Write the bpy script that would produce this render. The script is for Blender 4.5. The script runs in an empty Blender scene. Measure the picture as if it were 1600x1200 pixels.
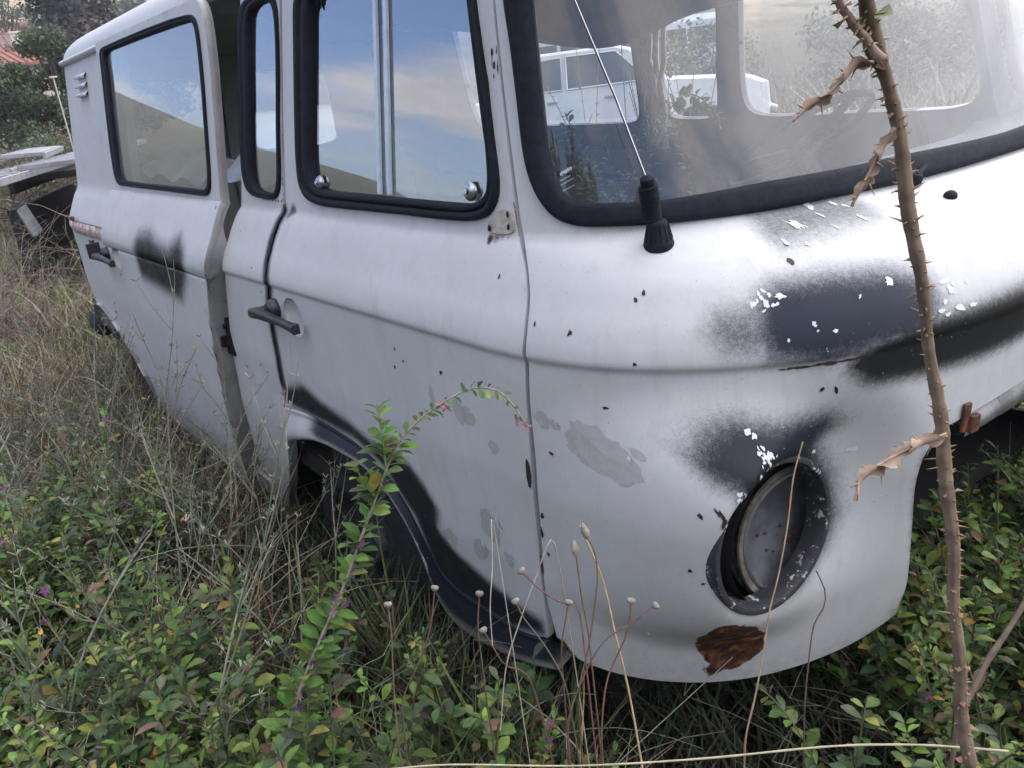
import bpy, math, random
import numpy as np
from mathutils import Vector, Matrix
from mathutils.geometry import delaunay_2d_cdt
R=math.radians
rng=np.random.default_rng(7); random.seed(7)
scn=bpy.context.scene
COL=scn.collection
# ---------------------------------------------------------------- body surface
HZ=1.5; YC=1.67; XS=-1.15; UF=1.2; XR=-4.4; AR=.38; HL=(-.663,.914,.815); HR=.124; RL=XS-XR
T=np.array([[0.10,.825,-.80,2.5],[0.24,.860,-.72,2.5],[0.35,.880,-.665,2.5],[0.46,.900,-.620,2.5],[0.65,.926,-.565,2.6],
[0.85,.938,-.520,2.7],[1.05,.938,-.503,2.7],[1.080,.937,-.50,2.7],[1.0905,.944,-.493,2.7],[1.11,.941,-.495,2.7],[1.14,.930,-.505,2.7],
[1.17,.914,-.524,2.7],[1.20,.899,-.550,2.7],[1.23,.882,-.592,2.6],[1.246,.870,-.640,2.5],[1.254,.862,-.680,2.4],[1.262,.859,-.698,2.35],
[1.80,.775,-.89,2.35],[1.86,.765,-.91,2.35]])
def S(u,z):
    u,z=np.broadcast_arrays(np.asarray(u,float),np.asarray(z,float))
    W,xf,n=[np.interp(z,T[:,0],T[:,k]) for k in (1,2,3)]
    um=np.where(u>UF,2*UF-u,u); sgn=np.where(u>UF,1.,-1.)
    phi=np.clip(um,0,UF)/UF*np.pi/2
    r=(np.abs(np.cos(phi))**n+np.abs(np.sin(phi))**n)**(-1/n)
    y=W*r*np.cos(phi)
    x=np.where(um>0,XS+(xf-XS)*r*np.sin(phi),XS+np.minimum(um,0))
    ur=np.clip(-RL-um,0,None); ph=np.clip(ur/.9,0,1)*np.pi/2
    rr=(np.cos(ph)**3+np.sin(ph)**3)**(-1/3)
    ar=AR-.12*np.clip((z-1.27)/.5,0,1)
    x=np.where(ur>0,XR-ar*rr*np.sin(ph),x); y=np.where(ur>0,W*rr*np.cos(ph),y)
    yl=YC-y; q=np.hypot(yl-HL[1],z-HL[2]); xp=HL[0]+.087*(yl-HL[1])
    t=np.clip((q-HR)/.15,0,1); w=1-t*t*(3-2*t); t=np.clip((um-.12)/.3,0,1); w=w*t*t*(3-2*t)
    # eyebrow over the lamp
    ang=np.arctan2(z-HL[2],-(yl-HL[1])); d=np.abs(ang-1.05); brow=np.clip(1-d/1.25,0,1)**.9*np.where(q<HR+.022,np.exp(-((q-HR-.022)/.022)**2),np.exp(-((q-HR-.022)/.045)**2))*np.where(um>.2,1,0)
    x=x+w*(xp-x)+.034*brow
    return np.stack([x,YC+sgn*y,z],-1)
def NRM(u,z):
    h=2e-3
    a=S(u+h,z)-S(u-h,z); b=S(u,z+h)-S(u,z-h)
    n=np.cross(a,b); return n/(np.linalg.norm(n,axis=-1,keepdims=True)+1e-12)
def SO(u,z,o=0.):
    u=np.asarray(u,float); z=np.asarray(z,float)
    return S(u,z)+np.asarray(o)[...,None]*NRM(u,z)
# ---------------------------------------------------------------- object helpers
def link(o,parent=None):
    COL.objects.link(o)
    if parent is not None: o.parent=parent
    return o
def tag(o,label=None,cat=None,group=None,kind=None):
    if label: o['label']=label
    if cat: o['category']=cat
    if group: o['group']=group
    if kind: o['kind']=kind
    return o
def empty(name,loc=(0,0,0),rz=0):
    o=bpy.data.objects.new(name,None); o.location=loc; o.rotation_euler=(0,0,rz); o.empty_display_size=.1
    COL.objects.link(o); return o
def mo(name,V,F,mat,parent=None,smooth=True,attr=None):
    me=bpy.data.meshes.new(name)
    V=np.asarray(V,float); 
    if isinstance(F,np.ndarray) and F.ndim==2:
        k=F.shape[1]; me.vertices.add(len(V)); me.vertices.foreach_set('co',V.ravel().astype(np.float32))
        me.loops.add(F.size); me.loops.foreach_set('vertex_index',F.ravel().astype(np.int32))
        me.polygons.add(len(F)); me.polygons.foreach_set('loop_start',np.arange(0,F.size,k,dtype=np.int32))
        me.update(calc_edges=True)
    else:
        me.from_pydata([tuple(v) for v in V],[],[tuple(int(i) for i in f) for f in F]); me.update()
    me.validate()
    if smooth: me.polygons.foreach_set('use_smooth',[True]*len(me.polygons))
    if attr is not None:
        for nm,A in attr.items():
            a=me.color_attributes.new(nm,'FLOAT_COLOR','POINT'); A=np.asarray(A,float)
            if A.shape[1]==3: A=np.c_[A,np.ones(len(A))]
            a.data.foreach_set('color',A.ravel().astype(np.float32))
    me.materials.append(mat)
    return link(bpy.data.objects.new(name,me),parent)
def grid_faces(n,m,wrap=False):
    F=[]
    mm=m if wrap else m-1
    for i in range(n-1):
        for j in range(mm):
            F.append((i*m+j,i*m+(j+1)%m,(i+1)*m+(j+1)%m,(i+1)*m+j))
    return F
class MB:
    def __init__(s): s.V=[]; s.F=[]
    def add(s,V,F):
        b=len(s.V); s.V+= [tuple(v) for v in V]; s.F+=[tuple(int(i)+b for i in f) for f in F]; return s
    def box(s,c,d,M=None,bev=0):
        x,y,z=[k/2 for k in d]
        V=[Vector((sx*x,sy*y,sz*z)) for sx in(-1,1) for sy in(-1,1) for sz in(-1,1)]
        if M is not None: V=[M@v for v in V]
        c=Vector(c); V=[v+c for v in V]
        return s.add(V,[(0,1,3,2),(4,6,7,5),(0,4,5,1),(2,3,7,6),(0,2,6,4),(1,5,7,3)])
    def tube(s,P,r,n=8,cap=True):
        P=[Vector(p) for p in P]; rr=r if hasattr(r,'__len__') else [r]*len(P)
        V=[];prev=None
        for i,p in enumerate(P):
            t=(P[min(i+1,len(P)-1)]-P[max(i-1,0)]).normalized()
            if prev is None: a=t.orthogonal().normalized()
            else:
                a=(prev-t*prev.dot(t)); a=a.normalized() if a.length>1e-6 else t.orthogonal().normalized()
            prev=a; b=t.cross(a)
            for k in range(n):
                th=2*math.pi*k/n; V.append(p+(a*math.cos(th)+b*math.sin(th))*rr[i])
        F=grid_faces(len(P),n,True)
        if cap: F+= [tuple(range(n))[::-1],tuple((len(P)-1)*n+k for k in range(n))]
        return s.add(V,F)
    def lathe(s,prof,c,axis=(0,0,1),n=32):
        ax=Vector(axis).normalized(); a=ax.orthogonal().normalized(); b=ax.cross(a); c=Vector(c)
        V=[c+ax*h+(a*math.cos(2*math.pi*k/n)+b*math.sin(2*math.pi*k/n))*r for r,h in prof for k in range(n)]
        return s.add(V,grid_faces(len(prof),n,True))
    def sphere(s,c,r,n=8,sc=(1,1,1)):
        V=[];
        for i in range(n+1):
            t=math.pi*i/n
            for k in range(2*n): p=2*math.pi*k/(2*n); V.append((c[0]+r*sc[0]*math.sin(t)*math.cos(p),c[1]+r*sc[1]*math.sin(t)*math.sin(p),c[2]+r*sc[2]*math.cos(t)))
        return s.add(V,grid_faces(n+1,2*n,True))
    def build(s,name,mat,parent=None,smooth=True,sharp=None,bevel=0):
        o=mo(name,s.V,s.F,mat,parent,smooth)
        if bevel:
            m=o.modifiers.new('b','BEVEL'); m.width=bevel; m.segments=2; m.limit_method='ANGLE'
        if smooth:
            try: o.data.set_sharp_from_angle(angle=R(sharp or 40))
            except Exception: pass
        return o
# ---------------------------------------------------------------- node helpers
def newmat(name):
    m=bpy.data.materials.new(name); m.use_nodes=True; nt=m.node_tree; b=nt.nodes['Principled BSDF']; return m,nt,b
def nd(nt,t,**k):
    n=nt.nodes.new(t)
    for a,v in k.items():
        if a=='ins':
            for i,x in v.items(): 
                if hasattr(x,'links'): nt.links.new(x,n.inputs[i])
                else: n.inputs[i].default_value=x
        else: setattr(n,a,v)
    return n
def noise(nt,scale,detail=4,rough=.6,vec=None,co='Object'):
    if vec is None: vec=nd(nt,'ShaderNodeTexCoord').outputs[co]
    return nd(nt,'ShaderNodeTexNoise',ins={'Vector':vec,'Scale':scale,'Detail':detail,'Roughness':rough}).outputs['Fac']
def maprange(nt,v,a,b,c=0.,d=1.,interp='SMOOTHSTEP'):
    return nd(nt,'ShaderNodeMapRange',interpolation_type=interp,ins={0:v,1:a,2:b,3:c,4:d}).outputs[0]
def mth(nt,op,a,b=0.,cl=False):
    n=nd(nt,'ShaderNodeMath',operation=op,use_clamp=cl,ins={0:a,1:b}); return n.outputs[0]
def mixc(nt,f,a,b,mode='MIX'):
    n=nd(nt,'ShaderNodeMix',data_type='RGBA',blend_type=mode)
    for i,x in ((0,f),(6,a),(7,b)):
        if hasattr(x,'links'): nt.links.new(x,n.inputs[i])
        else: n.inputs[i].default_value=x if i==0 else (*x[:3],1)
    return n.outputs[2]
def bump(nt,b,h,st=.2,dist=.01):
    n=nd(nt,'ShaderNodeBump',ins={'Strength':st,'Distance':dist,'Height':h}); nt.links.new(n.outputs[0],b.inputs['Normal'])
def simple(name,c,rough=.6,var=.25,scale=30,metal=0,spec=.5,bumps=.0,c2=None):
    m,nt,b=newmat(name); c2=c2 or tuple(x*(1-var) for x in c)
    f=maprange(nt,noise(nt,scale,5,.65),.35,.65)
    nt.links.new(mixc(nt,f,c,c2),b.inputs['Base Color']); b.inputs['Roughness'].default_value=rough; b.inputs['Metallic'].default_value=metal
    b.inputs['Specular IOR Level'].default_value=spec
    if bumps: bump(nt,b,noise(nt,scale*2,4,.6),bumps,.004)
    return m
UV={
 'door':[(-0.804,1.728),(-0.814,1.648),(-0.827,1.552),(-0.840,1.452),(-0.853,1.349),(-0.851,1.253),(-0.858,1.230),(-0.870,1.185),(-0.864,1.142),(-0.863,1.095),(-0.905,1.023),(-0.919,0.951),(-0.925,0.879),(-0.949,0.800),(-0.971,0.741),(-0.830,0.744),(-0.671,0.744),(-0.551,0.740),(-0.455,0.718),(-0.395,0.688),(-0.341,0.623),(-0.329,0.540),(-0.309,0.471),(-0.240,0.452),(-0.127,0.461),(-0.038,0.461),(0.043,0.479),(0.123,0.500),(0.134,0.547),(0.144,0.613),(0.151,0.705),(0.157,0.829),(0.165,0.927),(0.179,1.020),(0.184,1.086),(0.190,1.128),(0.180,1.172),(0.173,1.208),(0.155,1.233),(0.127,1.256),(0.122,1.318),(0.105,1.377),(0.082,1.446),(0.062,1.523),(0.044,1.570),(0.031,1.617)],
 'nose_l':[(0.042,1.617),(0.054,1.570),(0.071,1.522),(0.091,1.445),(0.113,1.377),(0.129,1.318),(0.134,1.256),(0.161,1.233),(0.179,1.208),(0.185,1.173),(0.194,1.128),(0.189,1.086),(0.184,1.020),(0.169,0.929),(0.160,0.831),(0.155,0.707),(0.151,0.616),(0.147,0.559),(0.152,0.521),(0.169,0.491),(0.208,0.485),(0.311,0.475),(0.437,0.467),(0.499,0.463),(0.592,0.460),(0.683,0.466),(0.776,0.477),(0.843,0.512),(0.840,0.585),(0.825,0.649),(0.797,0.772),(0.791,0.837),(0.790,0.885),(0.797,0.906),(0.815,0.919),(0.846,0.926),(0.904,0.937),(0.969,0.951)],
 'ws_out':[(0.097,1.613),(0.122,1.557),(0.134,1.510),(0.145,1.463),(0.155,1.405),(0.169,1.357),(0.204,1.312),(0.248,1.284),(0.304,1.272),(0.382,1.269),(0.470,1.266),(0.550,1.265),(0.659,1.263),(0.772,1.265),(0.898,1.263),(1.054,1.263),(1.266,1.262)],
 'ws_in':[(0.200,1.607),(0.207,1.552),(0.214,1.497),(0.222,1.422),(0.227,1.384),(0.245,1.340),(0.269,1.321),(0.300,1.308),(0.373,1.304),(0.475,1.300),(0.556,1.302),(0.668,1.306),(0.783,1.305),(0.913,1.306),(1.071,1.300),(1.289,1.296)],
 'dwin_out':[(-0.727,1.718),(-0.736,1.640),(-0.751,1.519),(-0.763,1.393),(-0.759,1.320),(-0.720,1.288),(-0.642,1.278),(-0.471,1.277),(-0.309,1.277),(-0.147,1.275),(-0.045,1.276),(-0.004,1.285),(0.043,1.305),(0.059,1.327),(0.054,1.357),(0.022,1.437),(-0.006,1.516),(-0.023,1.585),(-0.032,1.623)],
 'dwin_in':[(-0.660,1.696),(-0.669,1.633),(-0.685,1.516),(-0.702,1.392),(-0.702,1.343),(-0.681,1.319),(-0.621,1.312),(-0.468,1.310),(-0.307,1.307),(-0.146,1.305),(-0.054,1.305),(-0.022,1.310),(-0.002,1.322),(0.007,1.342),(0.001,1.367),(-0.015,1.438),(-0.031,1.518),(-0.045,1.587),(-0.053,1.626)],
 'bside':[(-1.062,1.763),(-1.072,1.675),(-1.091,1.570),(-1.115,1.460),(-1.167,1.257),(-1.173,1.213),(-1.180,1.164),(-1.181,1.089),(-1.234,1.015),(-1.277,0.912),(-1.328,0.779),(-1.372,0.637),(-1.447,0.473),(-1.522,0.319),(-1.522,0.208),(-1.364,0.216),(-1.157,0.446),(-1.047,0.593),(-0.987,0.703),(-0.992,0.735),(-0.964,0.796),(-0.939,0.876),(-0.934,0.949),(-0.919,1.021),(-0.876,1.094),(-0.876,1.141),(-0.881,1.185),(-0.870,1.229),(-0.862,1.253),(-0.865,1.349),(-0.851,1.452),(-0.838,1.553),(-0.825,1.649),(-0.815,1.730)],
 'bwin_out':[(-1.070,1.746),(-1.090,1.677),(-1.101,1.586),(-1.125,1.460),(-1.136,1.346),(-1.117,1.299),(-1.051,1.285),(-0.913,1.281),(-0.880,1.302),(-0.869,1.348),(-0.859,1.453),(-0.839,1.567),(-0.829,1.650),(-0.827,1.726)],
 'bwin_in':[(-1.020,1.714),(-1.024,1.670),(-1.039,1.581),(-1.060,1.458),(-1.075,1.346),(-1.060,1.304),(-1.003,1.299),(-0.918,1.295),(-0.900,1.305),(-0.889,1.348),(-0.875,1.453),(-0.855,1.568),(-0.844,1.651),(-0.844,1.714)],
 'sdwin_out':[(-2.379,1.773),(-2.378,1.698),(-2.387,1.564),(-2.386,1.427),(-2.367,1.321),(-2.324,1.287),(-2.016,1.285),(-1.707,1.284),(-1.445,1.282),(-1.301,1.279),(-1.265,1.293),(-1.256,1.345),(-1.251,1.463),(-1.246,1.577),(-1.250,1.674),(-1.259,1.735),(-1.301,1.759),(-1.473,1.767),(-1.739,1.772),(-2.056,1.774)],
 'sdwin_in':[(-2.306,1.757),(-2.292,1.670),(-2.300,1.538),(-2.298,1.403),(-2.292,1.334),(-2.278,1.302),(-2.011,1.298),(-1.703,1.297),(-1.442,1.293),(-1.315,1.291),(-1.279,1.301),(-1.272,1.344),(-1.267,1.463),(-1.261,1.579),(-1.266,1.676),(-1.277,1.731),(-1.306,1.744),(-1.480,1.748),(-1.747,1.753),(-2.065,1.755)],
 'farch_in':[(-1.364,0.216),(-1.136,0.453),(-1.016,0.571),(-0.886,0.642),(-0.741,0.684),(-0.610,0.696),(-0.464,0.698),(-0.382,0.650),(-0.347,0.586),(-0.311,0.494),(-0.328,0.410),(-0.334,0.348),(-0.295,0.320),(-0.186,0.334),(-0.053,0.373),(0.066,0.411),(0.153,0.437)],
 'm_sd':[(-1.911,1.123),(-1.780,1.136),(-1.675,1.114),(-1.555,1.106),(-1.453,1.143),(-1.409,1.115),(-1.435,1.059),(-1.542,0.977),(-1.660,0.983),(-1.835,0.995),(-1.974,1.003),(-1.983,1.070)],
 'm_seam':[(-0.862,1.253),(-0.870,1.229),(-0.881,1.185),(-0.876,1.141),(-0.872,1.094),(-0.905,1.023),(-0.919,0.951),(-0.925,0.879),(-0.943,0.801)],
 'm_arch':[(-0.954,0.799),(-0.801,0.842),(-0.702,0.817),(-0.571,0.802),(-0.471,0.779),(-0.370,0.777),(-0.291,0.769),(-0.237,0.726),(-0.200,0.677),(-0.225,0.619),(-0.177,0.589),(-0.084,0.567),(0.022,0.553),(0.122,0.550),(0.121,0.493),(-0.044,0.445),(-0.251,0.431),(-0.323,0.470),(-0.347,0.612),(-0.433,0.700),(-0.553,0.736),(-0.837,0.732),(-0.977,0.731)],
 'm_hood':[(0.563,1.167),(0.587,1.183),(0.657,1.184),(0.730,1.176),(0.769,1.161),(0.779,1.135),(0.771,1.111),(0.758,1.096),(0.707,1.095),(0.637,1.086),(0.574,1.101),(0.559,1.132)],
 'm_hood2':[(0.505,1.157),(0.562,1.164),(0.566,1.107),(0.519,1.113),(0.495,1.138)],
 'm_str':[(0.749,1.095),(0.834,1.096),(0.925,1.101),(0.944,1.047),(0.871,1.040),(0.778,1.041),(0.706,1.044),(0.683,1.065),(0.711,1.082)],
 'm_ws':[(0.635,1.254),(0.702,1.261),(0.798,1.258),(0.780,1.247),(0.706,1.243),(0.642,1.240),(0.616,1.236)],
 'm_hl':[(0.401,0.972),(0.454,1.003),(0.499,1.015),(0.564,1.000),(0.664,0.989),(0.684,0.967),(0.659,0.940),(0.696,0.871),(0.706,0.797),(0.680,0.749),(0.618,0.699),(0.569,0.696),(0.541,0.750),(0.466,0.887),(0.438,0.927),(0.402,0.945)],
 'm_rust1':[(-0.000,1.256),(0.101,1.261),(0.090,1.253),(0.043,1.248),(0.014,1.243)],
 'rustspot':[(0.477,0.565),(0.428,0.633),(0.403,0.691),(0.447,0.688),(0.509,0.662),(0.588,0.587),(0.601,0.542),(0.582,0.512),(0.555,0.492),(0.521,0.498),(0.497,0.526)],
 'plate1':[(0.085,1.302),(0.110,1.298),(0.123,1.265),(0.101,1.261),(0.008,1.257),(-0.006,1.267),(0.006,1.278),(0.049,1.299)],
 'plate2':[(0.014,1.551),(0.046,1.552),(0.058,1.513),(0.031,1.511)],
 'dings':[(0.086,1.200),(-0.260,1.028),(-0.234,1.007),(-0.273,0.987),(-0.097,1.012),(0.391,1.181),(0.205,1.142),(0.280,1.135),(0.392,1.097),(0.616,1.212),(0.641,1.035),(0.333,1.024),(0.139,0.976)],
 'flake':[(0.517,0.968),(0.523,0.954),(0.491,0.943),(0.515,0.998),(0.521,0.992),(0.451,0.922),(0.430,0.919),(0.664,1.246),(0.725,1.260),(0.764,1.258),(0.671,1.247),(0.727,1.170),(0.799,1.155),(0.805,1.144),(0.788,1.119),(0.795,1.112),(0.815,1.117),(0.835,1.116),(0.587,1.174),(0.716,0.911),(0.654,0.926)],
 'peel':[(-0.009,0.941),(0.277,0.964),(0.238,0.976),(-0.085,0.627),(0.026,0.665),(-0.199,0.622),(-0.047,0.950),(-0.342,0.917)],
}
PT={
 'thistle':[(-0.256,0.662,0.792),(-0.259,0.650,0.854),(-0.275,0.652,0.968),(-0.290,0.650,1.070),(-0.303,0.650,1.172),(-0.314,0.644,1.262),(-0.324,0.631,1.338),(-0.336,0.619,1.420),(-0.339,0.603,1.473),(-0.332,0.577,1.492),(-0.327,0.555,1.520),(-0.320,0.532,1.543)],
 'thistle_b':[(-0.312,0.551,1.482),(-0.321,0.547,1.496),(-0.332,0.543,1.512),(-0.338,0.540,1.523),(-0.346,0.539,1.539)],
 'tleaf1':[(-0.324,0.561,1.481),(-0.327,0.547,1.481),(-0.327,0.531,1.473),(-0.328,0.512,1.465),(-0.330,0.495,1.459),(-0.330,0.480,1.453)],
 'tleaf2':[(-0.317,0.579,1.436),(-0.318,0.571,1.427),(-0.319,0.559,1.415),(-0.320,0.548,1.403),(-0.321,0.535,1.389)],
 'tleaf3':[(-0.294,0.637,1.186),(-0.301,0.611,1.184),(-0.308,0.585,1.182),(-0.313,0.561,1.178),(-0.313,0.544,1.174),(-0.309,0.530,1.164)],
 'ly0':[(-1.098,0.280,0.606),(-1.093,0.312,0.665),(-1.084,0.348,0.722),(-1.074,0.397,0.795),(-1.067,0.435,0.860),(-1.060,0.479,0.933),(-1.053,0.506,0.979),(-1.039,0.541,1.023),(-1.012,0.587,1.056),(-0.982,0.628,1.074),(-0.953,0.653,1.067),(-0.926,0.662,1.041),(-0.908,0.662,1.021)],
 'ly1':[(-1.046,0.494,0.975),(-1.057,0.502,1.012),(-1.066,0.507,1.039),(-1.074,0.512,1.065)],
 'ly2':[(-1.048,0.467,0.937),(-1.064,0.460,0.961),(-1.074,0.459,0.982)],
 'straw':[(-0.762,0.624,0.926),(-0.743,0.626,0.888),(-0.726,0.626,0.850),(-0.702,0.618,0.783),(-0.675,0.609,0.709),(-0.642,0.592,0.610),(-0.627,0.582,0.561)],
 's1':[(-0.672,0.523,0.769),(-0.675,0.546,0.813),(-0.680,0.565,0.854),(-0.687,0.584,0.899),(-0.696,0.590,0.930),(-0.705,0.588,0.947)],
 's2':[(-0.672,0.502,0.737),(-0.671,0.535,0.787),(-0.664,0.566,0.822),(-0.649,0.598,0.837),(-0.640,0.619,0.850),(-0.634,0.630,0.855)],
 's3':[(-0.668,0.535,0.779),(-0.689,0.551,0.852),(-0.695,0.551,0.866),(-0.712,0.534,0.876),(-0.730,0.520,0.894),(-0.747,0.510,0.916)],
 's4':[(-0.716,0.536,0.802),(-0.720,0.550,0.832),(-0.722,0.560,0.854)],
 's5':[(-0.668,0.544,0.794),(-0.681,0.554,0.840),(-0.694,0.560,0.879),(-0.704,0.567,0.909),(-0.709,0.570,0.928)],
 's6':[(-0.882,0.377,0.716),(-0.880,0.400,0.747),(-0.878,0.422,0.779),(-0.880,0.440,0.811),(-0.887,0.457,0.852)],
 's7':[(-0.790,0.455,0.723),(-0.805,0.466,0.773),(-0.817,0.475,0.813),(-0.825,0.490,0.855)],
 's8':[(-0.706,0.525,0.763),(-0.724,0.521,0.796),(-0.740,0.515,0.821),(-0.754,0.508,0.843),(-0.765,0.507,0.863)],
 's9':[(-0.836,0.338,0.696),(-0.857,0.358,0.775),(-0.871,0.374,0.831),(-0.882,0.382,0.867)],
 's10':[(-0.752,0.497,0.763),(-0.770,0.480,0.774),(-0.785,0.474,0.800),(-0.797,0.471,0.821)],
 's11':[(-0.631,0.519,0.732),(-0.640,0.544,0.790),(-0.637,0.574,0.832),(-0.638,0.587,0.854),(-0.642,0.596,0.876)],
 'h1':[(-0.547,0.815,1.040),(-0.545,0.793,1.002),(-0.537,0.769,0.947),(-0.531,0.741,0.890),(-0.529,0.720,0.851),(-0.524,0.702,0.811),(-0.518,0.674,0.754),(-0.515,0.651,0.711)],
 'h2':[(-0.504,0.780,0.890),(-0.492,0.781,0.865),(-0.489,0.773,0.847),(-0.492,0.758,0.830),(-0.487,0.740,0.790),(-0.480,0.722,0.747)],
 'hs':[(-0.611,0.227,0.892),(-0.574,0.277,0.889),(-0.498,0.373,0.874),(-0.424,0.472,0.866),(-0.351,0.573,0.862),(-0.306,0.631,0.855),(-0.275,0.669,0.847),(-0.246,0.704,0.838)],
 'br':[(-0.308,0.939,0.909),(-0.316,0.901,0.868),(-0.321,0.878,0.843),(-0.328,0.851,0.814),(-0.331,0.831,0.790),(-0.334,0.805,0.757)],
 'lines':[(-0.845,0.904,1.321),(-0.732,1.012,1.241)],
 'w1':[(-0.785,0.474,0.800),(-0.798,0.487,0.847),(-0.808,0.507,0.903),(-0.822,0.525,0.960)],
 'w2':[(-0.756,0.449,0.695),(-0.769,0.481,0.774),(-0.770,0.513,0.827),(-0.769,0.545,0.876),(-0.767,0.578,0.923)],
 'ant':[(-0.852,0.895,1.280),(-0.849,0.889,1.307),(-0.844,0.880,1.339),(-0.875,0.858,1.460),(-0.896,0.817,1.587),(-0.887,0.784,1.632)],
}
SKYS=.14; SUNE=.95; EXPO=.8; HAZE=.0012; SKYT=(.82,.98,1.32); CL0=7.5; CL1=17.; CLX=3.7; CLY=1.3
# ---------------------------------------------------------------- materials
def mat_paint(name,base=(.545,.562,.583)):
    m,nt,b=newmat(name)
    att=nd(nt,'ShaderNodeAttribute',attribute_name='mask')
    sep=nd(nt,'ShaderNodeSeparateColor',ins={0:att.outputs['Color']})
    co=nd(nt,'ShaderNodeTexCoord').outputs['Object']
    # subtle fade and grime of the old grey-white respray
    f1=maprange(nt,noise(nt,3.5,6,.6,co),.3,.75); f2=maprange(nt,noise(nt,45,4,.6,co),.35,.8,0,.35)
    c=mixc(nt,f1,base,tuple(x*k for x,k in zip(base,(.90,.91,.90))))
    c=mixc(nt,f2,c,tuple(x*.84 for x in base))
    mp=nd(nt,'ShaderNodeMapping',ins={0:co,3:(14,14,2.2)}).outputs[0]
    st=maprange(nt,noise(nt,1.6,6,.7,mp),.50,.78,0,.42); c=mixc(nt,st,c,(.36,.37,.36))
    sz=nd(nt,'ShaderNodeSeparateXYZ',ins={0:co}).outputs[2]
    mud=mth(nt,'ADD',maprange(nt,sz,.30,.78,.62,0),mth(nt,'MULTIPLY',mth(nt,'SUBTRACT',noise(nt,38,6,.75,co),.5),.8)); mud=maprange(nt,mud,.30,.75,0,.55)
    c=mixc(nt,mud,c,(.24,.215,.17))
    spk=maprange(nt,noise(nt,190,3,.6,co),.66,.72,0,.45); c=mixc(nt,spk,c,(.20,.19,.17))
    # old primer showing in ragged patches
    pr=mth(nt,'ADD',sep.outputs[2],mth(nt,'MULTIPLY',mth(nt,'SUBTRACT',noise(nt,55,5,.65,co),.5),.9)); pr=maprange(nt,pr,.48,.54)
    c=mixc(nt,pr,c,(.40,.41,.40))
    # sprayed dark test coats: soft edge broken up by fine overspray grain
    g=noise(nt,900,2,.8,co); g2=noise(nt,120,3,.7,co)
    d=mth(nt,'ADD',sep.outputs[0],mth(nt,'MULTIPLY',mth(nt,'SUBTRACT',g,.5),.75)); d=mth(nt,'ADD',d,mth(nt,'MULTIPLY',mth(nt,'SUBTRACT',g2,.5),.35))
    d=maprange(nt,d,.12,.88); low=maprange(nt,sep.outputs[0],.015,.12); d=mth(nt,'MULTIPLY',d,low)
    blue=nd(nt,'ShaderNodeAttribute',attribute_name='mask').outputs['Alpha']
    dc=mixc(nt,blue,(.015,.017,.019),(.017,.025,.044))
    c=mixc(nt,d,c,dc)
    # white flecks left inside the dark coat
    v=nd(nt,'ShaderNodeTexVoronoi',ins={'Vector':co,'Scale':120,'Randomness':1}); fl=maprange(nt,mth(nt,'ADD',v.outputs['Distance'],mth(nt,'MULTIPLY',noise(nt,420,3,.7,co),.25)),.22,.27,1,0)
    pick=maprange(nt,noise(nt,9,3,.6,co),.50,.62); v2=nd(nt,'ShaderNodeSeparateColor',ins={0:v.outputs['Color']}).outputs[0]
    fl=mth(nt,'MULTIPLY',mth(nt,'MULTIPLY',fl,pick),mth(nt,'GREATER_THAN',v2,.62)); c=mixc(nt,fl,c,(.55,.57,.60))
    # rust
    rn=noise(nt,26,6,.7,co); r=mth(nt,'ADD',sep.outputs[1],mth(nt,'MULTIPLY',mth(nt,'SUBTRACT',rn,.5),.9)); r=maprange(nt,r,.38,.58)
    rc=nd(nt,'ShaderNodeValToRGB',ins={0:noise(nt,44,7,.62,nd(nt,'ShaderNodeMapping',ins={0:co,3:(1,1,1)}).outputs[0])}); cr=rc.color_ramp
    cr.elements[0].position=.36; cr.elements[0].color=(.018,.011,.010,1); cr.elements[1].position=.68; cr.elements[1].color=(.36,.17,.085,1)
    e=cr.elements.new(.52); e.color=(.10,.040,.022,1)
    c=mixc(nt,r,c,rc.outputs[0])
    nt.links.new(c,b.inputs['Base Color'])
    b.inputs['Specular IOR Level'].default_value=.22; ro=maprange(nt,noise(nt,18,4,.6,co),.3,.8,.46,.62); ro=mth(nt,'ADD',ro,mth(nt,'MULTIPLY',r,.4)); nt.links.new(ro,b.inputs['Roughness'])
    h=mth(nt,'ADD',mth(nt,'MULTIPLY',noise(nt,5,2,.5,co),.9),mth(nt,'MULTIPLY',noise(nt,260,3,.6,co),.035)); h=mth(nt,'ADD',h,mth(nt,'MULTIPLY',pr,-.05)); h=mth(nt,'ADD',h,mth(nt,'MULTIPLY',mth(nt,'MULTIPLY',r,rn),.6))
    bump(nt,b,h,.3,.005)
    return m
M={}
M['paint']=mat_paint('old_white_paint')
M['rubber']=simple('black_rubber',(.014,.018,.026),.75,.4,60,spec=.18,bumps=.1)
M['blackmetal']=simple('worn_black_metal',(.03,.032,.035),.38,.4,70,spec=.5)
M['jamb']=simple('grey_jamb_paint',(.34,.34,.34),.55,.25,12)
M['plate']=simple('dirty_cream_plate',(.46,.44,.38),.6,.25,60,bumps=.2,c2=(.32,.30,.25))
M['rust']=simple('rust',(.22,.085,.035),.85,.5,50,bumps=.4,c2=(.05,.022,.015))
M['railrust']=simple('chalky_rusty_rail',(.62,.58,.55),.6,.5,26,c2=(.28,.13,.09),bumps=.2)
M['inner']=simple('dark_blue_grey_lining',(.085,.095,.12),.7,.35,14)
M['panelboard']=simple('grey_door_board',(.20,.22,.26),.65,.2,10)
M['dark']=simple('black_void_paint',(.012,.012,.013),.8,.2,20)  # black stands in for shade in holes, slots, lamp well and grille opening
M['under']=simple('underbody',(.02,.019,.018),.85,.4,15)
M['tyre']=simple('old_tyre_rubber',(.022,.023,.027),.75,.3,40,bumps=.2)
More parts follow.
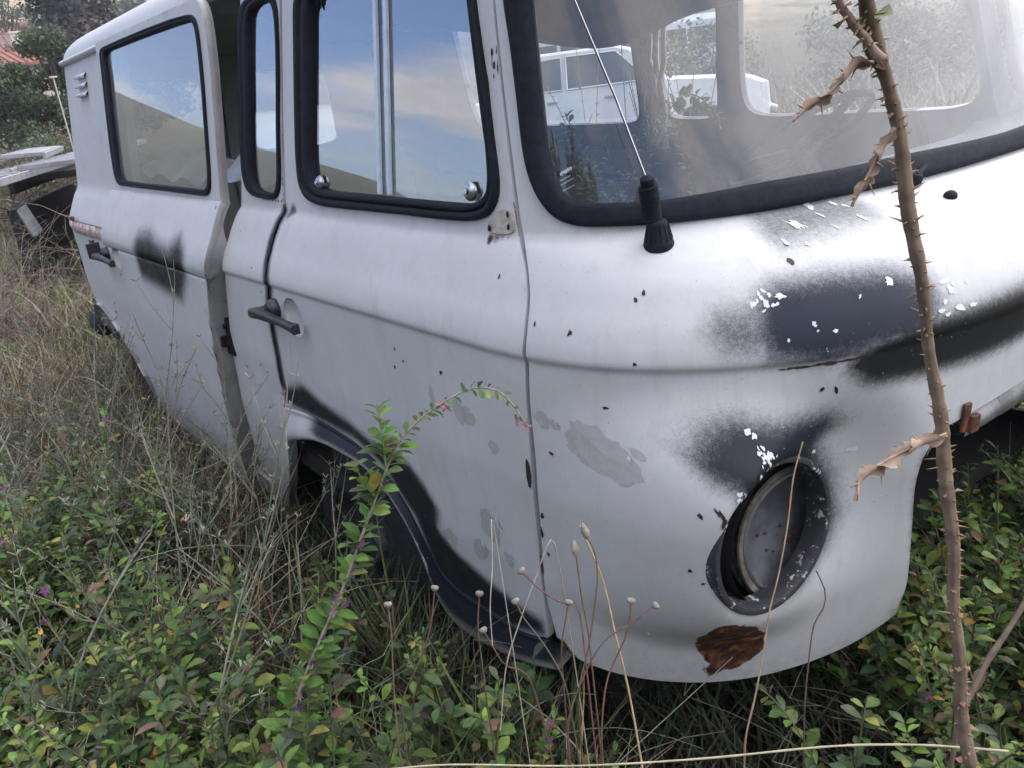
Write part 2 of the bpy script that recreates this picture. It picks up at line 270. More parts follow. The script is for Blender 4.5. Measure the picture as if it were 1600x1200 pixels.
M['rim']=simple('dusty_dark_rim',(.05,.055,.07),.6,.4,30)
M['steel']=simple('brushed_steel',(.55,.56,.58),.3,.2,80,metal=1)
M['bucket']=simple('grey_lamp_bucket',(.13,.14,.155),.55,.3,14,c2=(.06,.066,.075),bumps=.3)
M['bucketrim']=simple('stained_bucket_rim',(.17,.155,.135),.7,.5,28,c2=(.06,.05,.042))
M['ringp']=simple('chipped_black_rim_paint',(.03,.03,.035),.5,.0,30,bumps=.3)
def ringp():
    m=M['ringp']; nt=m.node_tree; b=nt.nodes['Principled BSDF']
    f=maprange(nt,noise(nt,52,6,.75),.585,.625); c=mixc(nt,f,(.028,.030,.036),(.48,.49,.51)); nt.links.new(c,b.inputs['Base Color'])
ringp()
M['chip']=simple('bare_dark_chip',(.035,.025,.022),.7,.4,200)
M['flake']=simple('white_paint_flake',(.66,.69,.74),.5,.1,90)
M['peel']=simple('primer_under_peeled_paint',(.43,.44,.43),.55,.12,70)
M['strip']=simple('dull_worn_trim',(.27,.28,.29),.55,.45,22,metal=.3,bumps=.3)
M['alu']=simple('weathered_aluminium',(.36,.37,.40),.5,.3,20,metal=.5)
M['headliner']=simple('purple_grey_headliner',(.10,.075,.095),.9,.4,7,c2=(.05,.045,.065))
M['curtain']=simple('pale_curtain_cloth',(.50,.47,.45),.9,.35,12)
M['foil']=simple('silvery_crumpled_foil',(.75,.78,.80),.35,.15,9,metal=.3,bumps=.1)
M['roofp']=M['paint']
def glass(name,ior,tint,dust_veil,yg=None,dust_veil_col=(.55,.58,.58),dscale=2.2,lo=.45,hi=.8,refl=(1,1,1)):  # film carries dust and, on some panes, painted-in sky reflection
    m=bpy.data.materials.new(name); m.use_nodes=True; nt=m.node_tree; nt.nodes.clear()
    out=nd(nt,'ShaderNodeOutputMaterial')
    tr=nd(nt,'ShaderNodeBsdfTransparent',ins={0:(*tint,1)}); gl=nd(nt,'ShaderNodeBsdfGlossy',ins={'Color':(*refl,1),'Roughness':.012})
    ge=nd(nt,'ShaderNodeNewGeometry'); dt=nd(nt,'ShaderNodeVectorMath',operation='DOT_PRODUCT',ins={0:ge.outputs['Incoming'],1:ge.outputs['Normal']}).outputs['Value']
    r0=((ior-1)/(ior+1))**2; pw=mth(nt,'POWER',mth(nt,'SUBTRACT',1.0,mth(nt,'ABSOLUTE',dt)),5.0); fr=mth(nt,'ADD',mth(nt,'MULTIPLY',pw,1-r0),r0,True)
    mx=nd(nt,'ShaderNodeMixShader',ins={0:fr,1:tr.outputs[0],2:gl.outputs[0]})
    df=nd(nt,'ShaderNodeBsdfDiffuse',ins={'Color':(*dust_veil_col,1)}); tl=nd(nt,'ShaderNodeBsdfTranslucent',ins={'Color':(*dust_veil_col,1)})
    dd=nd(nt,'ShaderNodeMixShader',ins={0:.35,1:df.outputs[0],2:tl.outputs[0]})
    co=nd(nt,'ShaderNodeTexCoord').outputs['Object']
    f=maprange(nt,noise(nt,dscale,4,.5,co),lo,hi,dust_veil[0],dust_veil[1]); sp=maprange(nt,noise(nt,40,3,.7,co),.70,.78,0,.06)
    if yg: f=mth(nt,'MULTIPLY',f,maprange(nt,nd(nt,'ShaderNodeSeparateXYZ',ins={0:co}).outputs[1],yg[0],yg[1],yg[2],1.))
    f=mth(nt,'ADD',f,sp,True)
    m2=nd(nt,'ShaderNodeMixShader',ins={0:f,1:mx.outputs[0],2:dd.outputs[0]}); nt.links.new(m2.outputs[0],out.inputs[0])
    return m
M['ws']=glass('dusty_windscreen_glass',1.75,(.84,.90,.94),(.07,.36),(1.05,1.9,.30),(.74,.78,.78),1.7,.36,.66)  # dust film, graded sideways to paint in the pale sky reflection
M['sg']=glass('side_window_glass',3.4,(.60,.66,.68),(.01,.05))
M['sg2']=glass('dusty_side_glass',3.0,(.7,.75,.76),(.16,.34),None,(.62,.66,.67),2.5)  # pale film stands in for white sky reflected in the sliding door pane
M['fg']=glass('far_window_glass',1.5,(.92,.95,.96),(.05,.14),None,(.6,.62,.63))
# ---------------------------------------------------------------- van panels on the body surface
def catmull(P,closed,step):
    P=np.asarray(P,float); n=len(P)
    if n<3 and not closed:
        L=np.linalg.norm(P[1]-P[0]); k=max(1,int(round(L/step))); return P[0]+(P[1]-P[0])*np.linspace(0,1,k+1)[:,None]
    q=np.concatenate([P,P[:1]]) if closed else P
    size=float((P.max(0)-P.min(0)).min()); fine=min(.018,max(size,.002)/10) if closed else .018
    d=np.r_[0,np.cumsum(np.linalg.norm(np.diff(q,axis=0),axis=1))]; k=max(8,int(d[-1]/fine)); t=np.linspace(0,d[-1],k+1)
    out=np.stack([np.interp(t,d,q[:,j]) for j in (0,1)],1)
    if closed:
        out=out[:-1]
        for _ in range(2): out=.25*np.roll(out,1,0)+.5*out+.25*np.roll(out,-1,0)
        out=np.concatenate([out,out[:1]])
    else:
        for _ in range(2): o=out.copy(); o[1:-1]=.25*out[:-2]+.5*out[1:-1]+.25*out[2:]; out=o
    d=np.r_[0,np.cumsum(np.linalg.norm(np.diff(out,axis=0),axis=1))]; k=max(3,int(round(d[-1]/step)))
    s=np.linspace(0,d[-1],k+1); Q=np.stack([np.interp(s,d,out[:,j]) for j in (0,1)],1)
    return Q[:-1] if closed else Q
def smooth(P,it=1):
    P=np.asarray(P,float)
    for _ in range(it):
        Q=P.copy(); Q[1:-1]=.25*P[:-2]+.5*P[1:-1]+.25*P[2:]; P=Q
    return P
def loop_of(segs,step):
    L=[]
    for s in segs: L.append(catmull(s,False,step)[:-1])
    return np.concatenate(L)
def pip(Q,L):
    x,y=Q[:,0],Q[:,1]; c=np.zeros(len(Q),bool)
    a=L; b=np.roll(L,-1,0)
    for (x1,y1),(x2,y2) in zip(a,b):
        if y1==y2: continue
        c^=((y1>y)!=(y2>y))&(x<(x2-x1)*(y-y1)/(y2-y1)+x1)
    return c
def dist_poly(Q,L,closed=True):
    D=np.full(len(Q),1e9); b=np.roll(L,-1,0) if closed else L[1:]; a=L if closed else L[:-1]
    for p,q in zip(a,b):
        d=q-p; t=np.clip(((Q-p)@d)/(d@d+1e-12),0,1); D=np.minimum(D,((Q-p-t[:,None]*d)**2).sum(1))
    return np.sqrt(D)
def masks(uv):
    n=len(uv); A=np.zeros((n,4))
    def soft(poly,inn,outw,w=1.,ch=0,blue=0.,closed=True):
        P=np.asarray(poly,float); lo=P.min(0)-.25; hi=P.max(0)+.25
        k=np.where(((uv>lo)&(uv<hi)).all(1))[0]
        if not len(k): return
        q=uv[k]; d=dist_poly(q,P,closed); 
        sd=np.where(pip(q,P),-d,d) if closed else d
        t=np.clip((sd+inn)/(inn+outw),0,1); v=w*(1-t*t*(3-2*t))
        if ch==0: A[k,3]=np.where(v>A[k,0],blue,A[k,3])
        A[k,ch]=np.maximum(A[k,ch],v)
    soft(UV['m_sd'],.045,.075,.93); soft(UV['m_seam'],0,.042,.95,closed=False)
    soft(UV['m_arch'],.045,.026,1.,0,.1); soft(UV['m_hood'],.034,.055,1.,0,.8); soft(UV['m_hood2'],.02,.05,.62,0,.9)
    soft(UV['m_str'],.012,.050,1.); soft(UV['m_ws'],.012,.045,.62,0,.2); soft(UV['m_hl'],.045,.055,1.,0,.4)
    soft([(.50,.95),(.56,.96),(.62,.945),(.56,.93)],.005,.03,1.,0,1.)
    soft([(-.80,1.262),(-.83,1.25),(-.81,1.27)],0,.02,.7)
    soft([(.838,.5),(.848,.58),(.83,.65),(.80,.77),(.795,.9),(.83,.925)],0,.012,.5,closed=False)
    soft(UV['rustspot'],.012,.012,1.,1); soft(UV['m_rust1'],.004,.016,.50,1)
    soft([(.50,.50),(.512,.485),(.53,.50)],.002,.02,.7,1)
    soft([(.135,.50),(.15,.47),(.20,.475),(.17,.50)],.0,.03,.8,1)
    for u,z,r in ((.277,.955,.045),(-.03,.94,.028),(.05,.9,.02),(-.08,.63,.02),(.03,.66,.018),(-.19,.62,.03),(.2,.985,.02)):
        th=np.linspace(0,2*np.pi,11)[:-1]; soft(np.stack([u+r*1.1*np.cos(th),z+r*.8*np.sin(th)],1),.006,.014,.62,2)
    return A
def panel(name,segs,holes,parent,off=0.,res=.013,step=.009,mat=None,fl=.016,jamb=None,mask=True,extra=None):
    L=[loop_of(segs,step)]+[catmull(h,True,step) if isinstance(h[0],(tuple,list,np.ndarray)) and len(h)>4 else h for h in holes]
    lo=L[0].min(0); hi=L[0].max(0)
    gx=np.arange(lo[0]+res/2,hi[0],res); gz=np.arange(lo[1]+res/2,hi[1],res*.9)
    G=np.stack(np.meshgrid(gx,gz,indexing='ij'),-1); G[:,1::2,0]+=res/2; G=G.reshape(-1,2)
    ZR=[1.072,1.0765,1.0800,1.0852,1.0905,1.0935,1.098,1.243,1.2465,1.2500,1.2540,1.258,1.262,1.267] if res<.02 else []
    for zz in ZR: G=G[np.abs(G[:,1]-zz)>.0035]
    if ZR: G=np.concatenate([G]+[np.stack([np.arange(lo[0]+.003*(j%2),hi[0],.009),np.full(len(np.arange(lo[0]+.003*(j%2),hi[0],.009)),zz)],1) for j,zz in enumerate(ZR)])
    k=pip(G,L[0])
    for h in L[1:]: k&=~pip(G,h)
    G=G[k]
    for l in L: G=G[dist_poly(G,l)>.3*res]
    pts=np.concatenate(L+[G]); E=[];b=0
    for l in L:
        n=len(l); E+=[(b+i,b+(i+1)%n) for i in range(n)]; b+=n
    vo,eo,fo,ov,oe,of=delaunay_2d_cdt([Vector(p) for p in pts],E,[],0,1e-7)
    uv=np.array([tuple(v) for v in vo]); fa=np.array([tuple(f) for f in fo]); ce=uv[fa].mean(1); kk=pip(ce,L[0])
    for h in L[1:]: kk&=~pip(ce,h)
    F=[tuple(f) for f in fa[kk].tolist()]
    P=SO(uv[:,0],uv[:,1],np.full(len(uv),off))
    # orient outward
    f0=F[len(F)//2]; n0=NRM(uv[f0[0]:f0[0]+1,0],uv[f0[0]:f0[0]+1,1])[0]
    if np.cross(P[f0[1]]-P[f0[0]],P[f0[2]]-P[f0[0]])@n0<0: F=[f[::-1] for f in F]
    A=masks(uv) if mask else np.zeros((len(uv),4))
    # return flanges round every edge
    cnt={}
    for f in F:
        for i in range(3):
            e=(f[i],f[(i+1)%3]); cnt[e]=1
    bd=[e for e in cnt if (e[1],e[0]) not in cnt]
    bv=sorted({i for e in bd for i in e}); mp={v:len(P)+j for j,v in enumerate(bv)}; m2={v:len(P)+len(bv)+j for j,v in enumerate(bv)}
    N=NRM(uv[bv,0],uv[bv,1])
    V=np.concatenate([P,P[bv]-N*.0002,P[bv]-N*fl]); A=np.concatenate([A,A[bv],A[bv]])
    F+= [(mp[a],m2[a],m2[b_],mp[b_]) for a,b_ in bd]
    return mo(name,V,F,mat or M['paint'],parent,True,{'mask':A} if mask is not None else None)
def ang_loop(L,cen,sc,n):
    L=np.asarray(L); a=np.arctan2((L[:,1]-cen[1])/sc[1],(L[:,0]-cen[0])/sc[0]); o=np.argsort(a); a=a[o];L=L[o]
    t=np.linspace(-np.pi,np.pi,n+1)[:-1]
    return np.stack([np.interp(t,a,L[:,j],period=2*np.pi) for j in (0,1)],1)
def seal(name,outer,inner,parent,off=0.,h=.010,n=220,mat=None,lips=None):
    Lo=catmull(outer,True,.004); Li=catmull(inner,True,.004); cen=(Lo.min(0)+Lo.max(0))/2; sc=(Lo.max(0)-Lo.min(0))/2
    Lo=ang_loop(Lo,cen,sc,n); Li=ang_loop(Li,cen,sc,n)
    prof=lips or [(0,-.006),(0,.4*h),(.06,.8*h),(.18,h),(.42,h*.95),(.50,h*.55),(.58,h*.9),(.85,h*.8),(.96,h*.4),(1,.0),(1,-.016)]
    V=[]
    for t,o in prof:
        q=Lo*(1-t)+Li*t; V.append(SO(q[:,0],q[:,1],np.full(n,off+o)))
    return mo(name,np.concatenate(V),grid_faces(len(prof),n,True),mat or M['rubber'],parent)
def pane(name,inner,parent,off,mat,grow=.004,cut=None):
    L=catmull(inner,True,.012); c=(L.min(0)+L.max(0))/2
    if cut: L=np.clip(L,cut[0],cut[1])
    lo=L.min(0);hi=L.max(0)
    G=np.stack(np.meshgrid(np.arange(lo[0],hi[0],.03),np.arange(lo[1],hi[1],.03),indexing='ij'),-1).reshape(-1,2)
    G=G[pip(G,L)]; G=G[dist_poly(G,L)>.012]; pts=np.concatenate([L,G]); n=len(L)
    vo,eo,fo,*_=delaunay_2d_cdt([Vector(p) for p in pts],[(i,(i+1)%n) for i in range(n)],[],1,1e-6)
    uv=np.array([tuple(v) for v in vo]); P=SO(uv[:,0],uv[:,1],np.full(len(uv),off)); F=[tuple(f) for f in fo]
    f0=F[0]; n0=NRM(uv[f0[0]:f0[0]+1,0],uv[f0[0]:f0[0]+1,1])[0]
    if np.cross(P[f0[1]]-P[f0[0]],P[f0[2]]-P[f0[0]])@n0<0: F=[f[::-1] for f in F]
    return mo(name,P,F,mat,parent)
def mir(L): return [(2*UF-u,z) for u,z in L]
def frame_at(u,z,off=0.):
    p=Vector(SO(u,z,off)); n=Vector(NRM(u,z)); t=Vector(S(u+.003,z)-S(u-.003,z)).normalized(); b=n.cross(t)
    if b.z<0: b=-b
    return p,t,b.normalized(),n
def local_mesh(mb,u,z,off=0.):
    "turn vertices given as (along, up, out) into points round a spot of the body"
    p,t,b,n=frame_at(u,z,off); mb.V=[tuple(p+t*v[0]+b*v[1]+n*v[2]) for v in mb.V]; return mb
# ---------------------------------------------------------------- the van
van=empty('abandoned_van',(-2.6,YC,0)); VL='abandoned white minibus with dark spray patches and an empty headlamp socket, sunk in weeds'
tag(van,VL,'van')
class _V:  # parts are built in world space, then parented keeping their place
    pass
def vp(o,parent=None):
    "parent a part built in world coordinates under its thing"
    if parent is None: parent=van
    o.parent=parent
    bpy_m=Matrix.Translation(Vector((2.6,-YC,0))) if parent is van else Matrix.Identity(4)
    o.matrix_parent_inverse=bpy_m
    return o
F_up=[(-.005,1.79),(.008,1.70)]+UV['nose_l'][:24]            # seam between nose and door, downwards
nl=UV['nose_l']
half_out=[(.55,1.757),(.30,1.755),(.19,1.745),(.125,1.715),(.093,1.665)]+UV['ws_out'][:15]
half_in=[(.55,1.722),(.36,1.720),(.28,1.712),(.225,1.69),(.203,1.65)]+UV['ws_in'][:14]
ws_out=[(1.2,1.757)]+half_out+[(1.2,1.263)]+mir(half_out)[::-1]
ws_in=[(1.2,1.724)]+half_in+[(1.2,1.299)]+mir(half_in)[::-1]
# headlamp opening as a true circle in the lamp plane
def u_for_y(yl,z):
    us=np.linspace(.1,1.15,400); ys=YC-(S(us,np.full(400,z))[:,1]-YC)-YC
    yy=S(us,np.full(400,z))[:,1]
    return float(np.interp(yl,yy,us))
HC=YC-HL[1]
HLy=YC-HC  # world y of the lamp centre is stored directly
hl=[]
for k in range(90):
    a=2*math.pi*k/90; y=HL[1]+HR*math.cos(a); z=HL[2]+HR*math.sin(a); hl.append((u_for_y(y,z),z))
bot=nl[17:28]; gr=nl[28:]
edgeR=[(.843,.512),(.842,.585),(.825,.65),(.800,.77),(.793,.84),(.794,.885),(.802,.908),(.822,.921)]
top_g=[(.822,.921),(.90,.936),(.98,.948),(1.2,.952)]
lo_nose=[F_up,[nl[16],*nl[17:27],(.843,.512)] if False else nl[16:28]]
segs=[smooth(F_up+nl[24:17] if False else F_up[:25]),nl[18:28]+[(.843,.505)],edgeR,top_g,mir(top_g)[::-1],mir(edgeR)[::-1],mir(nl[18:28]+[(.843,.505)])[::-1],mir(smooth(F_up[:25]).tolist())[::-1],[(2.4+.005,1.79),(-.005,1.79)]]
# join the seam to the start of the lower edge
seamN=[tuple(p) for p in smooth(F_up+nl[24:0] if False else F_up)]
seamN=seamN[:20]+[(.153,.60),(.152,.55),(.155,.515)]
low=[(.155,.515),(.175,.488),(.215,.476),(.31,.470),(.437,.465),(.50,.462),(.592,.460),(.683,.465),(.776,.478),(.843,.508)]
segs=[seamN,low,edgeR,top_g,mir(top_g)[::-1],mir(edgeR)[::-1],mir(low)[::-1],mir(seamN)[::-1],[(2.405,1.79),(-.005,1.79)]]
edgeR[0]=(.843,.508)
nose=vp(panel('nose_panel',segs,[ws_out,np.array(hl)],None,res=.0125))
vp(seal('windscreen_seal',ws_out,ws_in,None,h=.012,n=420,lips=[(0,-.006),(0,.006),(.05,.010),(.25,.012),(.75,.010),(.93,.007),(1,.002),(1,-.016)]))
vp(pane('windscreen',ws_in,None,-.006,M['ws']))
# front door
ds=UV['door']
R_up=[(-.797,1.785)]+ds[:14]
rear=[tuple(p) for p in smooth(R_up)]+[(-.975,.722)]
arch_o=[(-.975,.722),(-.90,.738),(-.79,.745),(-.671,.744),(-.551,.738),(-.46,.716),(-.395,.682),(-.350,.623),(-.322,.54),(-.296,.478),(-.245,.456),(-.127,.460),(-.038,.461),(.043,.476),(.12,.498)]
front=[(.12,.498),(.130,.547),(.141,.613),(.147,.705),(.152,.829),(.160,.927),(.173,1.02),(.179,1.086),(.184,1.128),(.176,1.172),(.167,1.208),(.149,1.233),(.122,1.256),(.114,1.318),(.098,1.377),(.078,1.446),(.056,1.523),(.041,1.57),(.028,1.617),(.0,1.70),(-.013,1.785)]
dwo=UV['dwin_out']+[(-.042,1.68),(-.056,1.722),(-.095,1.744),(-.17,1.750),(-.62,1.750),(-.69,1.744)]
dwi=UV['dwin_in']+[(-.064,1.68),(-.08,1.710),(-.12,1.722),(-.18,1.724),(-.58,1.724),(-.64,1.716)]
dish=[(-.755+.058*math.cos(a),1.018+.050*math.sin(a)) for a in np.linspace(0,2*math.pi,25)[:-1]]
door=vp(panel('front_door',[rear,arch_o,front,[(-.013,1.785),(-.797,1.785)]],[dwo,dish],None,res=.0125))
def bowl(name,u,z,ru,rz,off,parent):
    V=[];n=28
    for r_,d in ((1.02,.0),(.97,-.003),(.85,-.009),(.6,-.016),(.3,-.019),(.01,-.02)):
        a=np.linspace(0,2*np.pi,n+1)[:-1]; V.append(SO(u+ru*r_*np.cos(a),z+rz*r_*np.sin(a),np.full(n,off+d)))
    o=mo(name,np.concatenate(V),grid_faces(6,n,True),M['paint'],None,True,{'mask':np.zeros((6*n,4))}); o.parent=parent; return o
def pp(o,parent): o.parent=parent; return o
bowl('handle_recess',-.755,1.018,.058,.050,.0,door)
pp(seal('window_seal',dwo,dwi,None,h=.011,lips=[(0,-.006),(0,.006),(.06,.010),(.42,.011),(.47,.002),(.55,.003),(.60,.009),(.86,.008),(.97,.004),(1,0),(1,-.02)]),door)
glo=pp(pane('door_glass',dwi,None,-.010,M['sg']),door)
fr=MB()
for u in (-.345,-.385):
    q=[]
    for z in np.linspace(1.312,1.722,8): q.append(z)
    w=.006
    V=[]
    for z in q:
        for du,do in ((-w,-.009),(-w,-.003),(w,-.003),(w,-.009)): V.append(SO(u-(z-1.31)*-.02+du,z,do).tolist())
    fr.add(V,grid_faces(len(q),4,True))
M['slide']=simple('clear_slider_channel',(.52,.62,.72),.25,.15,40)
pp(fr.build('sliding_pane_channel',M['slide'],None),door)
def handle(u,z,off,parent,flip=1,name='door_handle'):
    mb=MB()
    # mount, arm and pull, in (along, up, out)
    mb.lathe([(.0,-.004),(.026,-.004),(.026,.012),(.022,.020),(.017,.026),(.0,.026)],(-.055,.008,0),(0,0,1),18)
    P=[(-.125,-.004,.040),(-.10,.0,.043),(-.06,.003,.044),(-.02,-.001,.040),(.04,-.006,.034),(.09,-.010,.032),(.125,-.012,.031)]
    sec=[(-.011,-.009),(-.011,.007),(-.006,.011),(.006,.011),(.011,.007),(.011,-.009)]
    V=[];k=[1.1,1.25,1.15,.95,.82,.85,1.15]
    for (a,b,c),s in zip(P,k):
        for y,o in sec: V.append((a,b+y*s,c+o*min(s,1.1)))
    F=grid_faces(len(P),6,True)+[tuple(range(6))[::-1],tuple(36+i for i in range(6))]
    mb.add(V,F); mb.box((-.075,.004,.028),(.036,.020,.030))
    local_mesh(mb,u,z,off)
    h=mb.build(name,M['blackmetal'],None,bevel=.0015); h.parent=parent
    l=MB().lathe([(.0,.006),(.005,.006),(.0055,.002),(.009,.002),(.0105,-.002),(.0105,-.012)],(-.131,-.004,.040),(-1,0,.15),20)
    local_mesh(l,u,z,off); lo=l.build('lock_cylinder',M['steel'],None); lo.parent=h
    return h
handle(-.800,1.020,0,door)
def knob(u,z,off,parent):
    mb=MB().lathe([(.0,.010),(.005,.010),(.006,.006),(.009,.006),(.013,.004),(.0165,.0),(.0165,-.004)],(0,0,.004),(0,0,1),28); local_mesh(mb,u,z,off)
    o=mb.build('window_latch',M['steel'],None); o.parent=parent
    mb=MB().lathe([(.0,.0062),(.0062,.0062),(.0062,.0045)],(0,0,.0061),(0,0,1),16); local_mesh(mb,u,z,off); o2=mb.build('latch_screw',M['blackmetal'],None); o2.parent=o
knob(-.660,1.329,-.006,door); knob(-.060,1.326,-.006,door)
mb=MB(); rq=random.Random(8)
for i in range(14):
    u0=-.655+.006*i+rq.uniform(-.004,.004); z0=1.722; l=rq.uniform(.012,.045)*(1.4 if i in (5,6,7) else .8); q=[SO(u0+rq.uniform(-.006,.006)*k,z0-l*k/3,-.004-.002*k).tolist() for k in range(4)]; mb.tube(q,[.004,.0035,.0028,.0012],6)
pp(mb.build('torn_seal_scraps',M['rubber'],None),door)
# cream mirror plates with bolt holes
def surf_poly(name,poly,off,th,mat,parent,step=.004):
    L=catmull(poly,True,step); n=len(L); c=L.mean(0)
    V=np.concatenate([SO(L[:,0],L[:,1],np.full(n,off)),SO(c[0]+(L[:,0]-c[0])*.96,c[1]+(L[:,1]-c[1])*.96,np.full(n,off+th)),SO(c[0:1],c[1:2],np.full(1,off+th))])
    F=grid_faces(2,n,True)+[(n+i,n+(i+1)%n,2*n) for i in range(n)]
    o=mo(name,V,F,mat,None,False); o.parent=parent; return o
def dots(name,L,off,mat,parent,seed=3,jag=.25,n=9):
    r=random.Random(seed); V=[];F=[]
    for u,z,a,b,*rot in L:
        ph=rot[0] if rot else r.random()*3; k=len(V); pts=[]
        for i in range(n):
            t=2*math.pi*i/n; s=1+r.uniform(-jag,jag); x=a*s*math.cos(t);y=b*s*math.sin(t)
            pts.append((u+x*math.cos(ph)-y*math.sin(ph),z+x*math.sin(ph)+y*math.cos(ph)))
        P=np.array(pts); V+=SO(P[:,0],P[:,1],np.full(n,off)).tolist(); V.append(SO(u,z,off).tolist()); F+=[(k+i,k+(i+1)%n,k+n) for i in range(n)]
    o=mo(name,V,F,mat,None,False); o.parent=parent; return o
p1=surf_poly('mirror_plate',[(.078,1.301),(.103,1.299),(.112,1.285),(.116,1.266),(.098,1.2605),(.052,1.2590),(.008,1.2600),(-.006,1.268),(.006,1.279),(.045,1.297)],.0005,.003,M['plate'],door)
dots('bolt_hole',[(.092,1.292,.0055,.0052,0),(.094,1.272,.0055,.0052,0),(.012,1.268,.0085,.006,0)],.0045,M['dark'],p1,1,.06,14)
dots('bolt_hole',[(.022,1.542,.006,.006,0),(.033,1.522,.006,.006,0)],.0012,M['dark'],door,2,.08,14)
dots('rust_streak',[(.021,1.532,.002,.010,0),(.047,1.545,.003,.007,0),(.052,1.520,.003,.010,0),(.03,1.505,.004,.003,0),(.06,1.285,.001,.0005)],.0008,M['rust'],door,5,.5,12)
seamrust=[(.125-.002*i+random.uniform(-.001,.001),1.262+.006*i,.0018,.004,0) for i in range(9)]
dots('rust_streak',[(u+.004,z,a,b,c) for u,z,a,b,c in seamrust],.0012,M['rust'],nose,8,.6,10)
D=UV['dings']
def chipset(L,s): return [(u,z,random.uniform(.6,1.2)*s,random.uniform(.5,1)*s) for u,z in L]
dots('paint_chip',chipset(D[:5]+[D[12]],.0045)+[(-.866+random.uniform(-.003,.003),1.262+i*.012+random.uniform(-.003,.003),.002,.004,0) for i in range(7) for _ in (0,) if i!=4]+[(-.846+random.uniform(-.002,.002),1.40+i*.009,.0016,.004,0) for i in range(5)]+[(-.874,z,.002,.012,0) for z in (1.23,1.19,1.165,1.13,1.10)],.0008,M['chip'],door,11,.35)
dots('paint_chip',chipset(D[5:12],.0042)+[(.394,.899,.004,.015,.6),(.386,.905,.002,.006,.3),(.36,.896,.003,.006,.4),(.398,.885,.009,.006,.9),(.165,.80,.003,.006,0),(.160,.76,.002,.012,0),(.168,.72,.003,.004,0),(.150,.875,.005,.022,0),(.152,.69,.003,.018,0),(.66,1.03,.002,.007,.4),(.405,1.19,.004,.003),(.64,.945,.0006,.001),(.20,.93,.003,.003),(.36,.78,.004,.002),(.34,.80,.003,.003),(.47,.68,.003,.003)],.0008,M['chip'],nose,12,.4)
dots('rusty_crack',[(.585+.012*i,1.0765+.0006*math.sin(i*1.7),.008,.0012+.0008*(i%3),0) for i in range(9)],.0009,M['chip'],nose,31,.5,9)
r_=random.Random(4); fk=[]
for u,z in UV['flake']: fk.append((u,z,r_.uniform(.003,.007),r_.uniform(.002,.005)))
for cu,cz,n,s in ((.517,.964,34,.015),(.492,.945,12,.008),(.44,.921,12,.010),(.70,1.254,16,.05),(.80,1.14,7,.016),(.60,1.15,6,.06),(.56,1.172,14,.015)):
    for _ in range(n): fk.append((cu+r_.gauss(0,s*.7),cz+r_.gauss(0,s*.42),r_.uniform(.0012,.0042)**1.0,r_.uniform(.001,.003)))
dots('paint_flake',fk,.0010,M['flake'],nose,13,.42,13)
# curled flakes of lifting paint
def curl(L,parent):
    mb=MB()
    for u,z,l,w,a in L:
        V=[]
        for i in range(6):
            t=i/5; 
            for j in (-1,1): V.append((math.cos(a)*(t-.5)*l-math.sin(a)*j*w*.5,math.sin(a)*(t-.5)*l+math.cos(a)*j*w*.5,.001+(.007*t*t if j>0 else 0)))
        m=MB().add(V,grid_faces(6,2)); local_mesh(m,u,z,0); mb.add(m.V,m.F)
    o=mb.build('curled_paint',M['flake'],None); o.parent=parent
curl([(-.052,.655,.022,.008,-.9),(.05,.672,.020,.008,-.5),(.232,.985,.010,.006,0),(.318,.955,.012,.006,-.8),(.352,.62,.022,.008,-.5),(.02,.735,.024,.008,-.9)],nose)
dots('peeled_patch',[(-.078,.635,.022,.032,-.6),(.035,.655,.012,.016,-.4),(-.055,.945,.016,.026,.2),(-.145,.955,.008,.02,.1),(-.02,.715,.030,.036,.4)],.0006,M['peel'],door,21,.16,18)
dots('peeled_patch',[(.283,.957,.036,.042,.3),(.225,.982,.010,.008,0),(.335,.965,.008,.008)],.0006,M['peel'],nose,22,.13,26)
# fixed side panel between the doors
bs=UV['bside']
rearB=[(-1.055,1.785),(-1.062,1.763),(-1.072,1.675),(-1.091,1.57),(-1.115,1.46),(-1.140,1.36),(-1.163,1.262),(-1.173,1.213),(-1.182,1.164),(-1.192,1.095),(-1.228,1.015),(-1.272,.912),(-1.324,.779),(-1.375,.637),(-1.440,.473),(-1.505,.325),(-1.53,.24)]
botB=[(-1.53,.24),(-1.375,.235)]
archB=[(-1.375,.235),(-1.25,.36),(-1.157,.462),(-1.06,.59),(-1.005,.69),(-.985,.720)]
frontB=[(-.985,.720),(-.958,.80),(-.935,.879),(-.929,.951),(-.915,1.023),(-.876,1.092),(-.878,1.142),(-.884,1.185),(-.871,1.23),(-.864,1.253),(-.866,1.349),(-.853,1.452),(-.840,1.552),(-.827,1.648),(-.817,1.728),(-.810,1.785)]
bwo=UV['bwin_out']+[(-.85,1.752),(-.92,1.760),(-1.02,1.760)]
bwi=UV['bwin_in']+[(-.865,1.734),(-.92,1.741),(-.99,1.736)]
side=vp(panel('side_panel',[rearB,botB,archB,frontB,[(-.810,1.785),(-1.055,1.785)]],[bwo],None,res=.013,fl=.03))
pp(seal('window_seal',bwo,bwi,None,h=.008,n=120),side); pp(pane('side_glass',bwi,None,-.008,M['sg']),side)
dots('rust_streak',[(-1.0+.02*i+random.uniform(-.008,.008),1.281+random.uniform(-.003,.002),.003,.004) for i in range(7)],.0009,M['rust'],side,9,.6)
dots('paint_chip',[(-1.255,.99,.004,.003),(-1.27,.92,.003,.004),(-1.24,1.0,.002,.003),(-1.28,.97,.003,.002),(-.97,1.12,.003,.003),(-1.10,1.20,.002,.002),(-1.21,.80,.004,.007),(-1.08,.83,.003,.005),(-.94,1.06,.003,.003)],.0008,M['chip'],side,14,.4)
